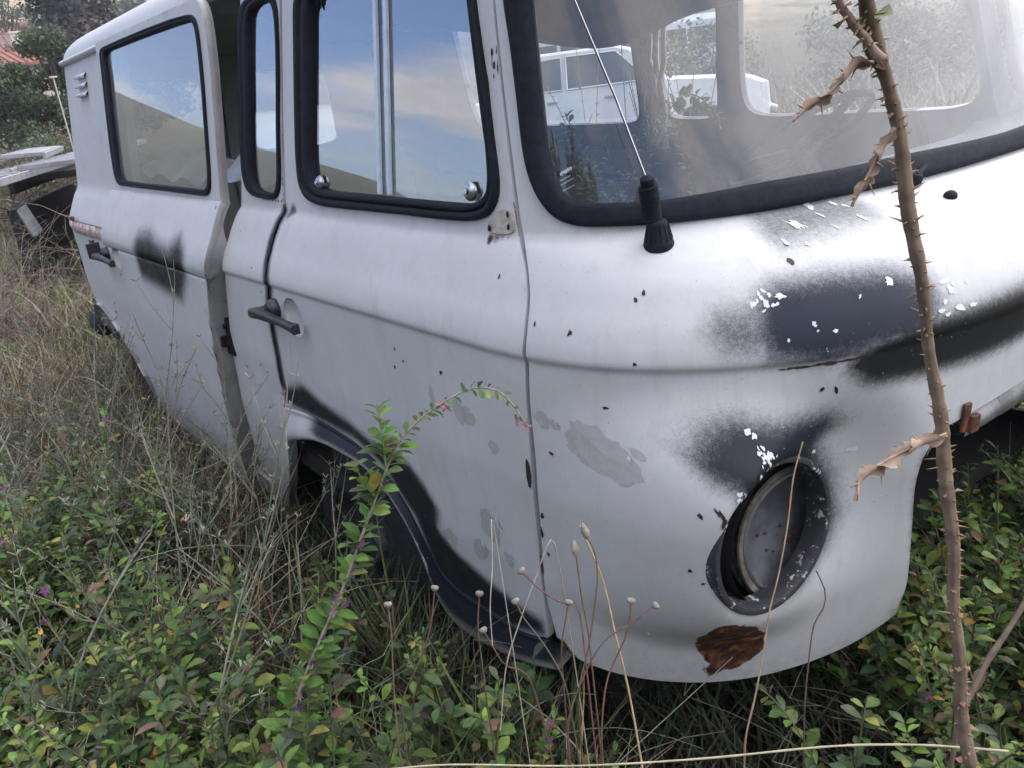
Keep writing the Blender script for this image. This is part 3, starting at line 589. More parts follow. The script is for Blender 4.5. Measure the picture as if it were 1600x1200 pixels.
# sliding door, standing proud of the body and run back a little
OFF=.045
frontS=[(-1.275,1.792),(-1.245,1.785),(-1.222,1.76),(-1.207,1.716),(-1.195,1.62),(-1.196,1.51),(-1.200,1.395),(-1.203,1.294),(-1.192,1.24),(-1.186,1.19),(-1.190,1.135),(-1.222,1.082),(-1.258,1.02),(-1.289,.961),(-1.331,.847),(-1.379,.72),(-1.438,.56),(-1.52,.40),(-1.585,.30)]
botS=[(-1.585,.30),(-2.0,.305),(-2.50,.315)]
rearS=[(-2.50,.315),(-2.50,.6),(-2.50,.9),(-2.497,1.085)]
rearS2=[(-2.445,1.095),(-2.437,1.25),(-2.433,1.5),(-2.436,1.725),(-2.445,1.797)]
dish2=[(-2.30+.062*math.cos(a),1.035+.045*math.sin(a)) for a in np.linspace(0,2*math.pi,25)[:-1]]
sdo=[(-2.379,1.765),(-2.378,1.698),(-2.384,1.564),(-2.384,1.427),(-2.367,1.322),(-2.324,1.289),(-2.016,1.286),(-1.707,1.284),(-1.445,1.281),(-1.301,1.280),(-1.265,1.293),(-1.256,1.345),(-1.251,1.463),(-1.246,1.577),(-1.250,1.674),(-1.259,1.735),(-1.301,1.757),(-1.473,1.765),(-1.739,1.770),(-2.056,1.772),(-2.34,1.772)]
sdi=[(-2.318,1.752),(-2.305,1.67),(-2.308,1.538),(-2.306,1.403),(-2.300,1.334),(-2.282,1.306),(-2.011,1.302),(-1.703,1.300),(-1.442,1.297),(-1.315,1.296),(-1.284,1.306),(-1.275,1.344),(-1.270,1.463),(-1.264,1.579),(-1.269,1.676),(-1.280,1.729),(-1.308,1.742),(-1.48,1.748),(-1.747,1.752),(-2.065,1.755),(-2.29,1.756)]
sl=vp(panel('sliding_door',[frontS,botS,rearS,[(-2.497,1.085),(-2.445,1.095)],rearS2,[(-2.445,1.797),(-1.275,1.792)]],[sdo,dish2],None,off=OFF,res=.016,fl=.012))
bowl('handle_recess',-2.30,1.035,.062,.045,OFF,sl)
pp(seal('window_seal',sdo,sdi,None,off=OFF,h=.008),sl); pp(pane('door_glass',sdi,None,OFF-.008,M['sg2']),sl)
handle(-2.375,1.035,OFF,sl)
mb=MB().box((-.15,.035,.03),(.05,.05,.012)).box((-.125,.02,.035),(.012,.06,.05)); local_mesh(mb,-2.375,1.035,OFF); pp(mb.build('handle_bracket',M['blackmetal'],None,bevel=.002),sl)
# front edge of the sliding door: a return strip 8 cm deep
fs=catmull(frontS,False,.012)
def edge_strip(name,L,prof,mat,parent):
    V=[]
    for du,o in prof: V.append(SO(L[:,0]+du,L[:,1],np.full(len(L),o)))
    o=mo(name,np.concatenate(V),grid_faces(len(prof),len(L)),mat,None); o.parent=parent; return o
def door_jamb():
    n=len(fs); z=fs[:,1]; lowk=np.clip((1.20-z)/.06,0,1); V=[]
    for t in (0,.25,.5,.75,1): o=(OFF-.018)*(1-t)+(-.012*lowk+(OFF-.024)*(1-lowk))*t; V.append(SO(fs[:,0]+.004+.006*t*lowk,z,o))
    j=mo('door_jamb',np.concatenate(V),grid_faces(5,n),M['jamb'],None); j.parent=sl
door_jamb()
edge_strip('door_edge',fs,[(.0005,OFF-.001),(.003,OFF-.003),(.004,OFF-.010),(.005,OFF-.016),(.003,OFF-.020),(-.02,OFF-.022)],M['jamb'],sl)
dots('rust_streak',[(u-.003,z,.004,.02,.25) for u,z in ((-1.216,1.07),(-1.225,1.05),(-1.30,.915),(-1.33,.83),(-1.36,.76),(-1.39,.68),(-1.43,.575),(-1.46,.50))]+[(-1.211,1.235,.003,.004,0)],OFF+.001,M['chip'],sl,15,.5)
dots('paint_chip',[(-1.32,1.745,.004,.004),(-1.35,1.742,.004,.003),(-2.31,.97,.010,.004,-.5),(-1.24,1.25,.003,.003),(-2.27,.955,.006,.003,-.4)],OFF+.0009,M['chip'],sl,16,.4)
mb=MB().box((0,0,.0),(.055,.120,.020)).box((-.02,-.015,.012),(.03,.035,.03))
for y in (.032,-.022): mb.lathe([(0,.004),(.006,.004),(.009,0),(.009,-.01)],(.006,y,.013),(0,0,1),12)
local_mesh(mb,-1.305,.878,-.005); pp(mb.build('door_catch',M['rubber'],None,bevel=.004),sl)
# sill below the doors
vp(panel('sill_panel',[[(-1.40,.33),(-1.40,.17)],[(-1.40,.17),(-2.80,.17)],[(-2.80,.17),(-2.80,.34)],[(-2.80,.34),(-1.40,.33)]],[],None,off=.012,res=.03,fl=.05))
mb=MB(); mb.tube([SO(u,.30,.047) for u in np.linspace(-1.60,-2.78,16)],.007,8); vp(mb.build('sill_bead',M['paint'],None)) if False else None
# rear quarter and rear wall
a_=np.linspace(0,math.pi,22); arc=[(-3.20+.42*math.cos(t),.30+.42*math.sin(t)) for t in a_]; arc[0]=(-2.78,.30)
rl=[(-3.73,1.29),(-3.73,1.50),(-3.74,1.66),(-3.80,1.70),(-3.95,1.70),(-4.06,1.69),(-4.08,1.60),(-4.08,1.40),(-4.06,1.30),(-3.95,1.275),(-3.80,1.275)]
rear_=vp(panel('rear_panel',[[(-2.30,1.79),(-2.30,.25)],[(-2.30,.25),(-2.78,.25)],[(-2.78,.25),(-2.78,.30)],arc,[arc[-1],(-3.62,.28)],[(-3.62,.28),(-4.15,.28)],[(-4.15,.28),(-4.15,1.79)],[(-4.15,1.79),(-2.30,1.79)]],[rl],None,res=.022,fl=.03))
edge_strip('arch_lip',np.array(arc),[(0,.0),(0,.012),(-.0,.02),(-.0,.014),(0,-.04)],M['paint'],rear_)
for z in (1.722,1.686,1.650):
    mb=MB(); V=[];w=.080
    for x,k in ((-w,.5),(-w*.93,1),(w*.93,1),(w,.5)): V+=[(x,.012,0),(x,-.004,.022*k),(x,-.010,.020*k),(x,-.008,0)]
    mb.add(V,grid_faces(4,4,True)); local_mesh(mb,-2.945,z,.001); pp(mb.build('vent_louvre',M['flake'],None,sharp=20),rear_)
rail=edge_strip('door_rail',np.stack([np.linspace(-3.30,-2.42,40),np.full(40,1.122)],1),[(0,.012),(0,.004)],M['dark'],rear_)
V=[];k=40
for z,o in ((1.120,.003),(1.117,.012),(1.098,.016),(1.080,.014),(1.068,.010),(1.062,.002)): V.append(SO(np.linspace(-3.22,-2.42,k),np.full(k,z),np.full(k,o)))
pp(mo('rail_cover',np.concatenate(V),grid_faces(6,k),M['railrust'],None),rear_)
mb=MB().lathe([(0,.02),(.010,.016),(.012,0)],(0,0,0),(0,0,1),12); local_mesh(mb,-3.16,1.128,.01); pp(mb.build('rail_stop',M['rust'],None),rear_)
surf_poly('fuel_flap_slot',[(-3.375,1.03),(-3.345,1.0),(-3.35,.93),(-3.37,.87),(-3.385,.872),(-3.37,.94),(-3.375,.99)],.001,.002,M['dark'],rear_)
mb=MB().sphere((-4.80,.80,.545),.08,10,(1.2,.8,1.0)); mb.tube([(-4.82,.82,.545),(-4.93,1.1,.545),(-4.94,1.7,.545),(-4.93,2.3,.545)],.07,12); vp(mb.build('rear_bumper',M['tyre'],None))
# far side with its windows
seamM=mir(seamN); seamM=[(u+.006,z) for u,z in seamM]
farp=vp(panel('far_side_panel',[seamM,[seamM[-1],(2.6,.30),(5.0,.28),(6.55,.28)],[(6.55,.28),(6.55,1.79)],[(6.55,1.79),seamM[0]]],[mir(dwo),mir(bwo),mir(sdo),mir(rl)],None,res=.045,step=.02,fl=.03))
for a,b in ((dwi,'door_glass'),(bwi,'side_glass'),(sdi,'side_glass')): pp(pane(b,mir(a),None,-.006,M['fg']),farp)
pp(panel('side_lining',[[(2.55,1.785),(2.55,.55)],[(2.55,.55),(5.6,.55)],[(5.6,.55),(5.6,1.785)],[(5.6,1.785),(2.55,1.785)]],[mir(dwo),mir(bwo),mir(sdo)],None,off=-.03,res=.06,step=.02,mat=M['inner'],fl=-.026),farp)
# ribbed board under the far windows
mb=MB()
for z,h,o in ((1.12,.10,-.050),(.99,.12,-.050),(.83,.14,-.050)):
    mb.box((-3.2,YC+.86,z),(1.6,.012,h))
pp(mb.build('ribbed_board',M['panelboard'],None,bevel=.004),farp)
# pillar trim, torn curtain and sagging headliner inside
mb=MB(); rr=random.Random(2)
for k in range(7):
    x=-2.32+.018*k; mb.tube([(x+rr.uniform(-.01,.01)+.02*math.sin(z*9+k),YC+.78-.10*(z-1.2)+rr.uniform(-.012,.012),z) for z in np.linspace(1.68,1.18,9)],[rr.uniform(.006,.014) for _ in range(9)],6)
vp(mb.build('torn_curtain',M['curtain'],None))
n1,n2=26,18; V=[]
for i in range(n1):
    for j in range(n2):
        x=-.98-1.55*i/(n1-1); y=YC-.72+1.44*j/(n2-1); s=math.sin(math.pi*j/(n2-1))**.7; t=i/(n1-1); bag=.17*math.exp(-((x+1.75)/.42)**2)
        V.append((x,y,1.755-.02*s-bag*s*(1+.15*math.sin(9*y+4*x))-.012*math.sin(14*x+3*y)))
vp(mo('sagging_headliner',V,grid_faces(n1,n2),M['headliner'],None))
# roof
us=np.concatenate([np.linspace(-4.15,-3.25,26),np.linspace(-3.2,0,20),np.linspace(.05,2.35,44),np.linspace(2.4,5.6,20),np.linspace(5.65,6.55,26)])
P0=S(us,np.full(len(us),1.80)); Cc=P0.copy(); Cc[:,1]=YC; Cc[:,0]=np.clip(P0[:,0],-4.30,-1.5); V=[];A=[]
for t in np.linspace(0,math.pi/2,16): q=Cc+(P0-Cc)*max(math.cos(t),0)**.75; q[:,2]=1.80+.19*math.sin(t); V.append(q)
vp(mo('roof',np.concatenate(V),grid_faces(16,len(us)),M['roofp'],None,True,{'mask':np.zeros((16*len(us),4))}))
g=[]
for du,z in ((.0,1.786),(.014,1.788),(.022,1.797),(.020,1.806),(.014,1.803),(.0,1.802)): g.append(SO(us,np.full(len(us),z),np.full(len(us),du)))
vp(mo('roof_gutter',np.concatenate(g),grid_faces(6,len(us)),M['roofp'],None,True,{'mask':np.zeros((6*len(us),4))}))
# floor, underbody, wheel housings
vp(MB().box((-2.9,YC,.50),(3.6,1.72,.06)).box((-3.1,YC,.33),(3.0,1.40,.28)).build('floor_pan',M['under'],None,False))
vp(MB().box((-1.08,YC,.62),(.03,1.5,1.04)).box((-.95,YC,.46),(.28,1.3,.04)).build('front_bulkhead',M['dark'],None,False))
mb=MB(); mb.box((-2.0,1.02,.76),(1.35,.34,.02)).box((-1.98,1.20,.42),(1.35,.02,.7)).box((-2.70,1.02,.45),(.02,.34,.62)).box((-1.36,1.0,.52),(.02,.28,.48))
vp(MB().box((-4.35,1.02,.74),(.95,.40,.02)).box((-4.35,1.24,.44),(.95,.02,.6)).build('wheel_housing',M['under'],None,False)); vp(mb.build('wheel_housing',M['under'],None,False))
# flared front wheel arch
def resamp(L,n):
    L=catmull(L,False,.004); d=np.r_[0,np.cumsum(np.linalg.norm(np.diff(L,axis=0),axis=1))]; s=np.linspace(0,d[-1],n); return np.stack([np.interp(s,d,L[:,j]) for j in (0,1)],1)
ao=[(-.985,.720)]+[(u+.0,z-.004) for u,z in arch_o[1:-1]]+[(.125,.492)]
ai=[(-1.02,.60),(-.96,.630),(-.886,.652),(-.80,.676),(-.70,.690),(-.60,.694),(-.50,.694),(-.42,.672),(-.370,.625),(-.335,.56),(-.322,.48),(-.330,.40),(-.315,.345),(-.270,.325),(-.186,.334),(-.053,.373),(.066,.411),(.153,.437)]
Lo=resamp(ao,110); Li=resamp(ai,110); V=[];A=[]
for t,o in ((0,-.012),(0,-.001),(.04,.003),(.12,-.001),(.25,.004),(.5,.014),(.75,.020),(.9,.018),(1,.010),(1.0,-.005),(.98,-.06)):
    q=Lo*(1-t)+Li*t; V.append(SO(q[:,0],q[:,1],np.full(110,o)))
    m=np.zeros((110,4)); x=q[:,0]; m[:,0]=np.clip((x+.86)/.12,0,1)*np.clip((.9-t)*3,.35,1); m[:,3]=.4; A.append(m)
vp(mo('front_wheel_arch',np.concatenate(V),grid_faces(11,110),M['paint'],None,True,{'mask':np.concatenate(A)}))
def wheel(c,name='wheel'):
    e=empty(name,c); e.parent=van; e.location=Vector(c)-Vector((-2.6,YC,0)); 
    t=MB().lathe([(.20,-.085),(.245,-.092),(.285,-.090),(.312,-.070),(.322,-.04),(.324,0),(.322,.04),(.312,.070),(.285,.09),(.245,.092),(.20,.085)],(0,0,0),(0,1,0),48)
    for s in (-.05,-.02,.02,.05): t.lathe([(.3235,s-.004),(.318,s),(.3235,s+.004)],(0,0,0),(0,1,0),48)
    t.build('tyre',M['tyre'],e)
    MB().lathe([(.205,-.08),(.19,-.082),(.175,-.05),(.15,-.03),(.10,-.045),(.06,-.05),(.045,-.075),(.0,-.08)],(0,0,0),(0,1,0),36).build('rim',M['rim'],e)
wheel((-2.0,.93,.27)); wheel((-4.38,.95,.30))
# headlamp socket
ax=Vector((1,-.087,0)).normalized(); hc=Vector(HL)
hb=vp(MB().lathe([(.128,-.02),(.1275,.0),(.126,.005),(.122,.0065),(.117,.005),(.114,-.002),(.1125,-.014),(.113,-.03)],hc,ax,72).build('headlamp_rim',M['ringp'],None))
pp(MB().lathe([(.128,-.012),(.13,-.03),(.13,-.10),(.10,-.12),(.0,-.125)],hc+Vector((0,.055,-.02)),ax,48).build('headlamp_well',M['dark'],None),hb)
e1=Vector((.087,1,0)).normalized(); tl=(ax*1+e1*-.16+Vector((0,0,.10))).normalized(); bc=hc-ax*.040+e1*.094+Vector((0,0,-.050))
bk=pp(MB().lathe([(.108,.006),(.107,.010),(.103,.012),(.100,.008),(.098,-.006),(.085,-.016),(.05,-.022),(.0,-.023)],bc,tl,48).build('headlamp_bucket',M['bucket'],None),hb)
pp(MB().lathe([(.121,.012),(.119,.015),(.1115,.014),(.1085,.010),(.1085,-.01),(.121,-.012)],bc,tl,48).build('bucket_rim',M['bucketrim'],None),bk)
r_=random.Random(6); mb=MB()
a1=tl.orthogonal().normalized(); b1=tl.cross(a1)
for _ in range(16):
    t=r_.random()*6.28; q=r_.uniform(.01,.06); p=bc+(a1*math.cos(t)+b1*math.sin(t))*q-tl*(.0225-.0*q); p=bc-tl*(.021-.10*max(0,q-.04)*.2)+(a1*math.cos(t)+b1*math.sin(t))*q+tl*.0015; mb.lathe([(0,.0012),(r_.uniform(.0012,.003),.0006),(.003,0)],p,tl,8)
pp(mb.build('rust_spot',M['rust'],None),bk)
# front opening: torn trim strip and rusty bracket
k=36
def strip(u0,u1,zt,zb,o0,o1,nm,mat):
    V=[]
    u=np.linspace(u0,u1,k)
    for t,o in ((0,o0-.012),(0.02,o0),(.5,(o0+o1)/2+.006),(.97,o1),(1,o1-.015)): V.append(SO(u,zt(u)*(1-t)+zb(u)*t,np.full(k,o)))
    return vp(mo(nm,np.concatenate(V),grid_faces(5,k),mat,None))
zt=lambda u:np.interp(u,[.83,.90,.98,1.2,1.42,1.57],[.921,.934,.946,.950,.946,.921])
strip(.872,.925,zt,lambda u:zt(u)-.036,-.012,.002,'grille_trim_strip',M['strip']); strip(.928,1.50,zt,lambda u:zt(u)-.040,-.014,.000,'grille_trim_strip',M['strip'])
strip(.885,1.50,lambda u:zt(u)-.044,lambda u:zt(u)-.062,-.03,-.02,'grille_frame',M['panelboard'])
mb=MB().box((0,0,0),(.016,.05,.006)).box((.014,-.012,.004),(.02,.03,.01)); local_mesh(mb,.852,.928,.004); vp(mb.build('grille_bracket',M['rust'],None,bevel=.002))
# washer jet and wiper stub at the windscreen
mb=MB().sphere((0,0,0),.010,6,(1.3,1,.9)); local_mesh(mb,.925,1.2415,.002); vp(mb.build('washer_jet',M['rubber'],None))
mb=MB().lathe([(.012,0),(.011,.012),(.008,.016),(0,.016)],(0,0,0),(0,0,1),14); mb.tube([(.0,0,.012),(.014,.004,.016),(.034,.012,.018)],[.006,.005,.004],8); local_mesh(mb,.925,1.2585,.004); vp(mb.build('wiper_stub',M['rubber'],None))
em=[(.262+.0042*i,1.352+.0012*i,.0016,.0030,.4) for i in range(8)]+[(.262+.0050*i,1.343+.0012*i,.0014,.0009,.2) for i in range(6)]+[(.262+.0046*i,1.336+.0012*i,.0013,.0009,.2) for i in range(8)]+[(.262+.0048*i,1.326+.0012*i,.0013,.0009,.2) for i in range(8)]
dots('glass_etching',em,-.0052,M['flake'],bpy.data.objects['windscreen'],51,.4,7)
# aerial
an=MB(); p,t,b,n=frame_at(.449,1.245,0); up=(n*.45+Vector((0,0,1))*.9).normalized()
prof=[(.0222,-.006),(.0228,.002),(.0215,.006),(.0202,.008),(.0148,.032),(.0130,.036),(.009,.038),(.0,.038)]
an.lathe(prof,p,up,32)
for k in range(14):
    a=2*math.pi*k/14; x=up.orthogonal().normalized(); y=up.cross(x); d=x*math.cos(a)+y*math.sin(a); an.tube([p+up*.008+d*.0202,p+up*.031+d*.0148],.0015,5)
ab=vp(an.build('aerial_base',M['rubber'],None))
A_=[Vector(q) for q in PT['ant']]
mb=MB().tube([p+up*.036,(p+up*.036)*.5+A_[0]*.5+Vector((.002,-.001,0)),A_[0]],.0028,8); pp(mb.build('aerial_neck',M['steel'],None),ab)
mb=MB(); L=(A_[2]-A_[0]); x=L.normalized().orthogonal(); y=L.normalized().cross(x); H=[]
for i in range(13*12+1):
    s=i/(13*12); th=i*2*math.pi/12; c=A_[0]+L*(.04+.86*s)+(A_[1]-(A_[0]+A_[2])/2)*math.sin(math.pi*s); H.append(c+(x*math.cos(th)+y*math.sin(th))*.0088)
mb.tube(H,.0026,6); mb.tube([A_[0],A_[0]*.5+A_[2]*.5,A_[2]],.0065,8); mb.lathe([(.0085,0),(.0105,.004),(.010,.012),(.004,.016),(0,.016)],A_[2]-L.normalized()*.006,L,14)
pp(mb.build('aerial_spring',M['rubber'],None),ab)
pp(MB().tube([A_[2],A_[3],A_[4],A_[5],A_[5]+(A_[5]-A_[4])*6],[.0017,.0016,.0015,.0014,.0012],6).build('aerial_rod',M['steel'],None),ab)
# dashboard shelf, steering wheel and column
V=[];u=np.linspace(.30,2.1,50)
P1=SO(u,np.full(50,1.268),np.full(50,-.012)); P2=P1.copy(); P2[:,0]-=.16; P2[:,2]-=.03; P3=P2.copy(); P3[:,0]=-1.16; P3[:,2]=1.20; P4=P3.copy(); P4[:,2]=.95
vp(mo('dashboard',np.concatenate([P1,P2,P3,P4]),grid_faces(4,50),M['panelboard'],None))
wc=Vector((-1.42,2.08,1.24)); wa=Vector((-.55,0,.83)).normalized(); x=Vector((0,1,0)); y=wa.cross(x)
st=vp(MB().tube([wc+(x*math.cos(a)+y*math.sin(a))*.215 for a in np.linspace(0,2*math.pi,49)],.011,8,False).build('steering_wheel',M['rubber'],None))
mb=MB(); 
for a in (.3,2.84,4.71): mb.tube([wc-wa*.03,wc+(x*math.cos(a)+y*math.sin(a))*.21],[.018,.009],6)
mb.tube([wc-wa*.02,wc-wa*.45],.022,10); mb.lathe([(0,.0),(.04,-.005),(.045,-.03)],wc,wa,20); pp(mb.build('steering_column',M['rubber'],None),st)
# crumpled silvery sheet lying behind the sliding door window
n1,n2=60,10; V=[]; r_=random.Random(9)
for i in range(n1):
    for j in range(n2):
        x=-2.32-1.35*i/(n1-1); t=j/(n2-1); V.append((x,.855+.22*t,1.315+.03*(1+math.sin(x*14))*t*(1-t)*2+.030*math.sin(x*9+1.3*math.sin(x*5))*(.4+t)+.012*math.sin(23*x+9*t)+.03*t))
foil=mo('crumpled_sheet',V,grid_faces(n1,n2),M['foil'],None); tag(foil,'crumpled silvery insulation sheet lying inside the white minibus behind the sliding door window','sheet')
# ---------------------------------------------------------------- terrain
def vnoise(x,y,seed=0):
    x=np.asarray(x,float);y=np.asarray(y,float); xi=np.floor(x).astype(int); yi=np.floor(y).astype(int); fx=x-xi; fy=y-yi
    fx=fx*fx*(3-2*fx); fy=fy*fy*(3-2*fy)
    h=lambda a,b:(np.sin((a*127.1+b*311.7+seed*74.7))*43758.5453)%1.0
    return (h(xi,yi)*(1-fx)+h(xi+1,yi)*fx)*(1-fy)+(h(xi,yi+1)*(1-fx)+h(xi+1,yi+1)*fx)*fy
def fbm(x,y,o=4,seed=0): 
    s=0;a=.5
    for k in range(o): s=s+a*vnoise(np.asarray(x)*2**k,np.asarray(y)*2**k,seed+k); a*=.5
    return s/(1-.5**o)
AZ=np.array([-180,-168,-160,-152,-146,-138,-120,-90,-60,-30,0,40,80,110,140,165,180.])
EL=np.array([9.5,6.6,5.6,4.3,2.4,1.2,1.2,1.6,2.0,2.0,2.5,3.0,4.0,7.0,9.0,10.,9.5])
def ground_z(x,y):
    r=np.hypot(x,y); az=np.degrees(np.arctan2(y,x)); e=np.tan(np.radians(np.interp(az,AZ,EL)))
    far=np.clip((r-24)/60,0,1)*np.clip(r-24,0,70)*.115*(np.interp(az,AZ,EL)/9.5)**1.5; top=262*e
    z=.10+far+np.clip((r-90)/170,0,1)**1.1*np.maximum(top-7,0)
    z+=np.where(r>60,(fbm(x/40,y/40,4,3)-.5)*np.clip((r-60)/120,0,1)*11*np.interp(az,AZ,EL)/9.5,0)
    z+=(fbm(x/1.7,y/1.7,3,5)-.5)*.14*np.clip(1-r/60,0,1)
    z+=np.clip((np.hypot(x+8,y-8.5)<6)*0+np.clip(1-np.hypot(x+9,y-10)/9,0,1)*.25,0,1)
    return z
rr_=np.concatenate([np.linspace(0,8,40),np.geomspace(8.2,60,60),np.geomspace(62,300,60)]); th=np.linspace(0,2*np.pi,241)[:-1]
Rg,Tg=np.meshgrid(rr_,th,indexing='ij'); X=Rg*np.cos(Tg); Y=Rg*np.sin(Tg); Zg=ground_z(X,Y)
V=np.stack([X,Y,Zg],-1).reshape(-1,3); V_ground=V; F=np.array(grid_faces(len(rr_),240,True))
def mat_ground():
    m,nt,b=newmat('dry_field_ground'); co=nd(nt,'ShaderNodeTexCoord').outputs['Object']
    geo=nd(nt,'ShaderNodeSeparateXYZ',ins={0:co}); r=nd(nt,'ShaderNodeVectorMath',operation='LENGTH',ins={0:co}).outputs['Value']
    f=maprange(nt,noise(nt,1.3,7,.65,co),.38,.62); g=maprange(nt,noise(nt,.35,5,.6,co),.45,.6)
    c=mixc(nt,f,(.030,.023,.016),(.075,.058,.038)); c=mixc(nt,mth(nt,'MULTIPLY',g,.6),c,(.050,.066,.028))
    hf2_=maprange(nt,noise(nt,.09,8,.75,co),.4,.6)
    hf=maprange(nt,noise(nt,.045,8,.68,co),.42,.60); sx=nd(nt,'ShaderNodeSeparateXYZ',ins={0:co}); gn=maprange(nt,sx.outputs[1],8,-22); hill=mixc(nt,hf,(.40,.32,.22),(.17,.17,.10)); hill=mixc(nt,mth(nt,'MULTIPLY',gn,.9),hill,mixc(nt,hf2_,(.055,.065,.042),(.10,.10,.065)))
    hf2=maprange(nt,noise(nt,.12,6,.7,co),.54,.62); hill=mixc(nt,mth(nt,'MULTIPLY',hf2,.75),hill,(.055,.075,.045))
    c=mixc(nt,maprange(nt,r,35,110),c,hill); nt.links.new(c,b.inputs['Base Color']); b.inputs['Roughness'].default_value=.95; b.inputs['Specular IOR Level'].default_value=.1
    bump(nt,b,noise(nt,14,6,.7,co),.8,.06); return m
tag(mo('ground',V,F,mat_ground()),kind='structure')
# ---------------------------------------------------------------- vegetation templates
def mat_veg(name,rough=.55,trans=.35):
    m=bpy.data.materials.new(name); m.use_nodes=True; nt=m.node_tree; b=nt.nodes['Principled BSDF']; out=nt.nodes['Material Output']
    a=nd(nt,'ShaderNodeAttribute',attribute_name='tint').outputs['Color']
    v=maprange(nt,noise(nt,60,4,.6),.3,.7,.75,1.2); c=mixc(nt,1.0,a,nd(nt,'ShaderNodeCombineColor',ins={0:v,1:v,2:v}).outputs[0],'MULTIPLY')
    nt.links.new(c,b.inputs['Base Color']); b.inputs['Roughness'].default_value=rough; b.inputs['Specular IOR Level'].default_value=.35
    if trans:
        tl=nd(nt,'ShaderNodeBsdfTranslucent',ins={0:c}); mx=nd(nt,'ShaderNodeMixShader',ins={0:trans,1:b.outputs[0],2:tl.outputs[0]}); nt.links.new(mx.outputs[0],out.inputs[0])
    return m
M['leaf']=mat_veg('leaf',.45,.35); M['dry']=mat_veg('dry_stalk',.8,.0)
class Acc:
    "collects coloured triangles/quads (quads as 2 triangles)"
    def __init__(s): s.V=[];s.F=[];s.C=[];s.n=0
    def add(s,V,F,C):
        V=np.asarray(V,float);F=np.asarray(F,int); C=np.asarray(C,float)
        if C.ndim==1: C=np.tile(C,(len(V),1))
        s.V.append(V);s.F.append(F+s.n);s.C.append(C);s.n+=len(V); return s
    def arr(s): return np.concatenate(s.V),np.concatenate(s.F),np.concatenate(s.C)
    def build(s,name,mat,parent=None,smooth=True):
        V,F,C=s.arr(); return mo(name,V,F,mat,parent,smooth,{'tint':C})
def xf(V,loc,rz=0,sc=1,tilt=(0,0)):
    c,s=math.cos(rz),math.sin(rz); Q=V*sc; Q=np.stack([Q[:,0]+Q[:,2]*tilt[0],Q[:,1]+Q[:,2]*tilt[1],Q[:,2]],1); Q=Q@np.array([[c,s,0],[-s,c,0],[0,0,1]]); return Q+np.asarray(loc)
def tri(F): 
    F=np.asarray(F); return np.concatenate([F[:,[0,1,2]],F[:,[0,2,3]]])
def leaf_geo(p,d,n,L,W,curl=.25,fold=.25,seg=4):
    "leaf from p along d with face normal n"
    p=np.asarray(p,float);d=np.asarray(d,float);d=d/np.linalg.norm(d);n=np.asarray(n,float);n=n-d*(n@d);n/=np.linalg.norm(n)+1e-9;s=np.cross(d,n)
    V=[];w=[.14,.60,.98,.90,.16] if seg==4 else [.15,1.,.05]
    t=np.linspace(0,1,len(w))
    for ti,wi in zip(t,w):
        c=p+d*L*ti-n*curl*L*ti*ti; V+=[c-s*W*.5*wi+n*fold*W*.5*wi,c,c+s*W*.5*wi+n*fold*W*.5*wi]
    F=[]
    for i in range(len(w)-1):
        a=3*i; F+=[(a,a+1,a+4,a+3),(a+1,a+2,a+5,a+4)]
    return np.array(V),tri(F)
def tube_geo(P,r,n=4):
    P=np.asarray(P,float); m=len(P); r=np.asarray(r,float)*np.ones(m); T_=np.gradient(P,axis=0); T_/=np.linalg.norm(T_,axis=1,keepdims=True)+1e-9
    a=np.cross(T_,[.3,.2,.93]); a/=np.linalg.norm(a,axis=1,keepdims=True)+1e-9; b=np.cross(T_,a); th=np.arange(n)*2*np.pi/n
    V=P[:,None]+(a[:,None]*np.cos(th)[None,:,None]+b[:,None]*np.sin(th)[None,:,None])*r[:,None,None]
    return V.reshape(-1,3),tri(grid_faces(m,n,True))
def bez(p0,p1,p2,n): t=np.linspace(0,1,n)[:,None]; return (1-t)**2*np.asarray(p0,float)+2*t*(1-t)*np.asarray(p1,float)+t*t*np.asarray(p2,float)
GREENS=np.array([(.070,.120,.032),(.095,.155,.038),(.052,.090,.034),(.135,.200,.050),(.066,.105,.050),(.042,.072,.032)])
def jit(c,r,a=.18): return np.clip(np.asarray(c)*(1+np.array([r.uniform(-a,a),r.uniform(-a,a),r.uniform(-a,a)])),0,1)
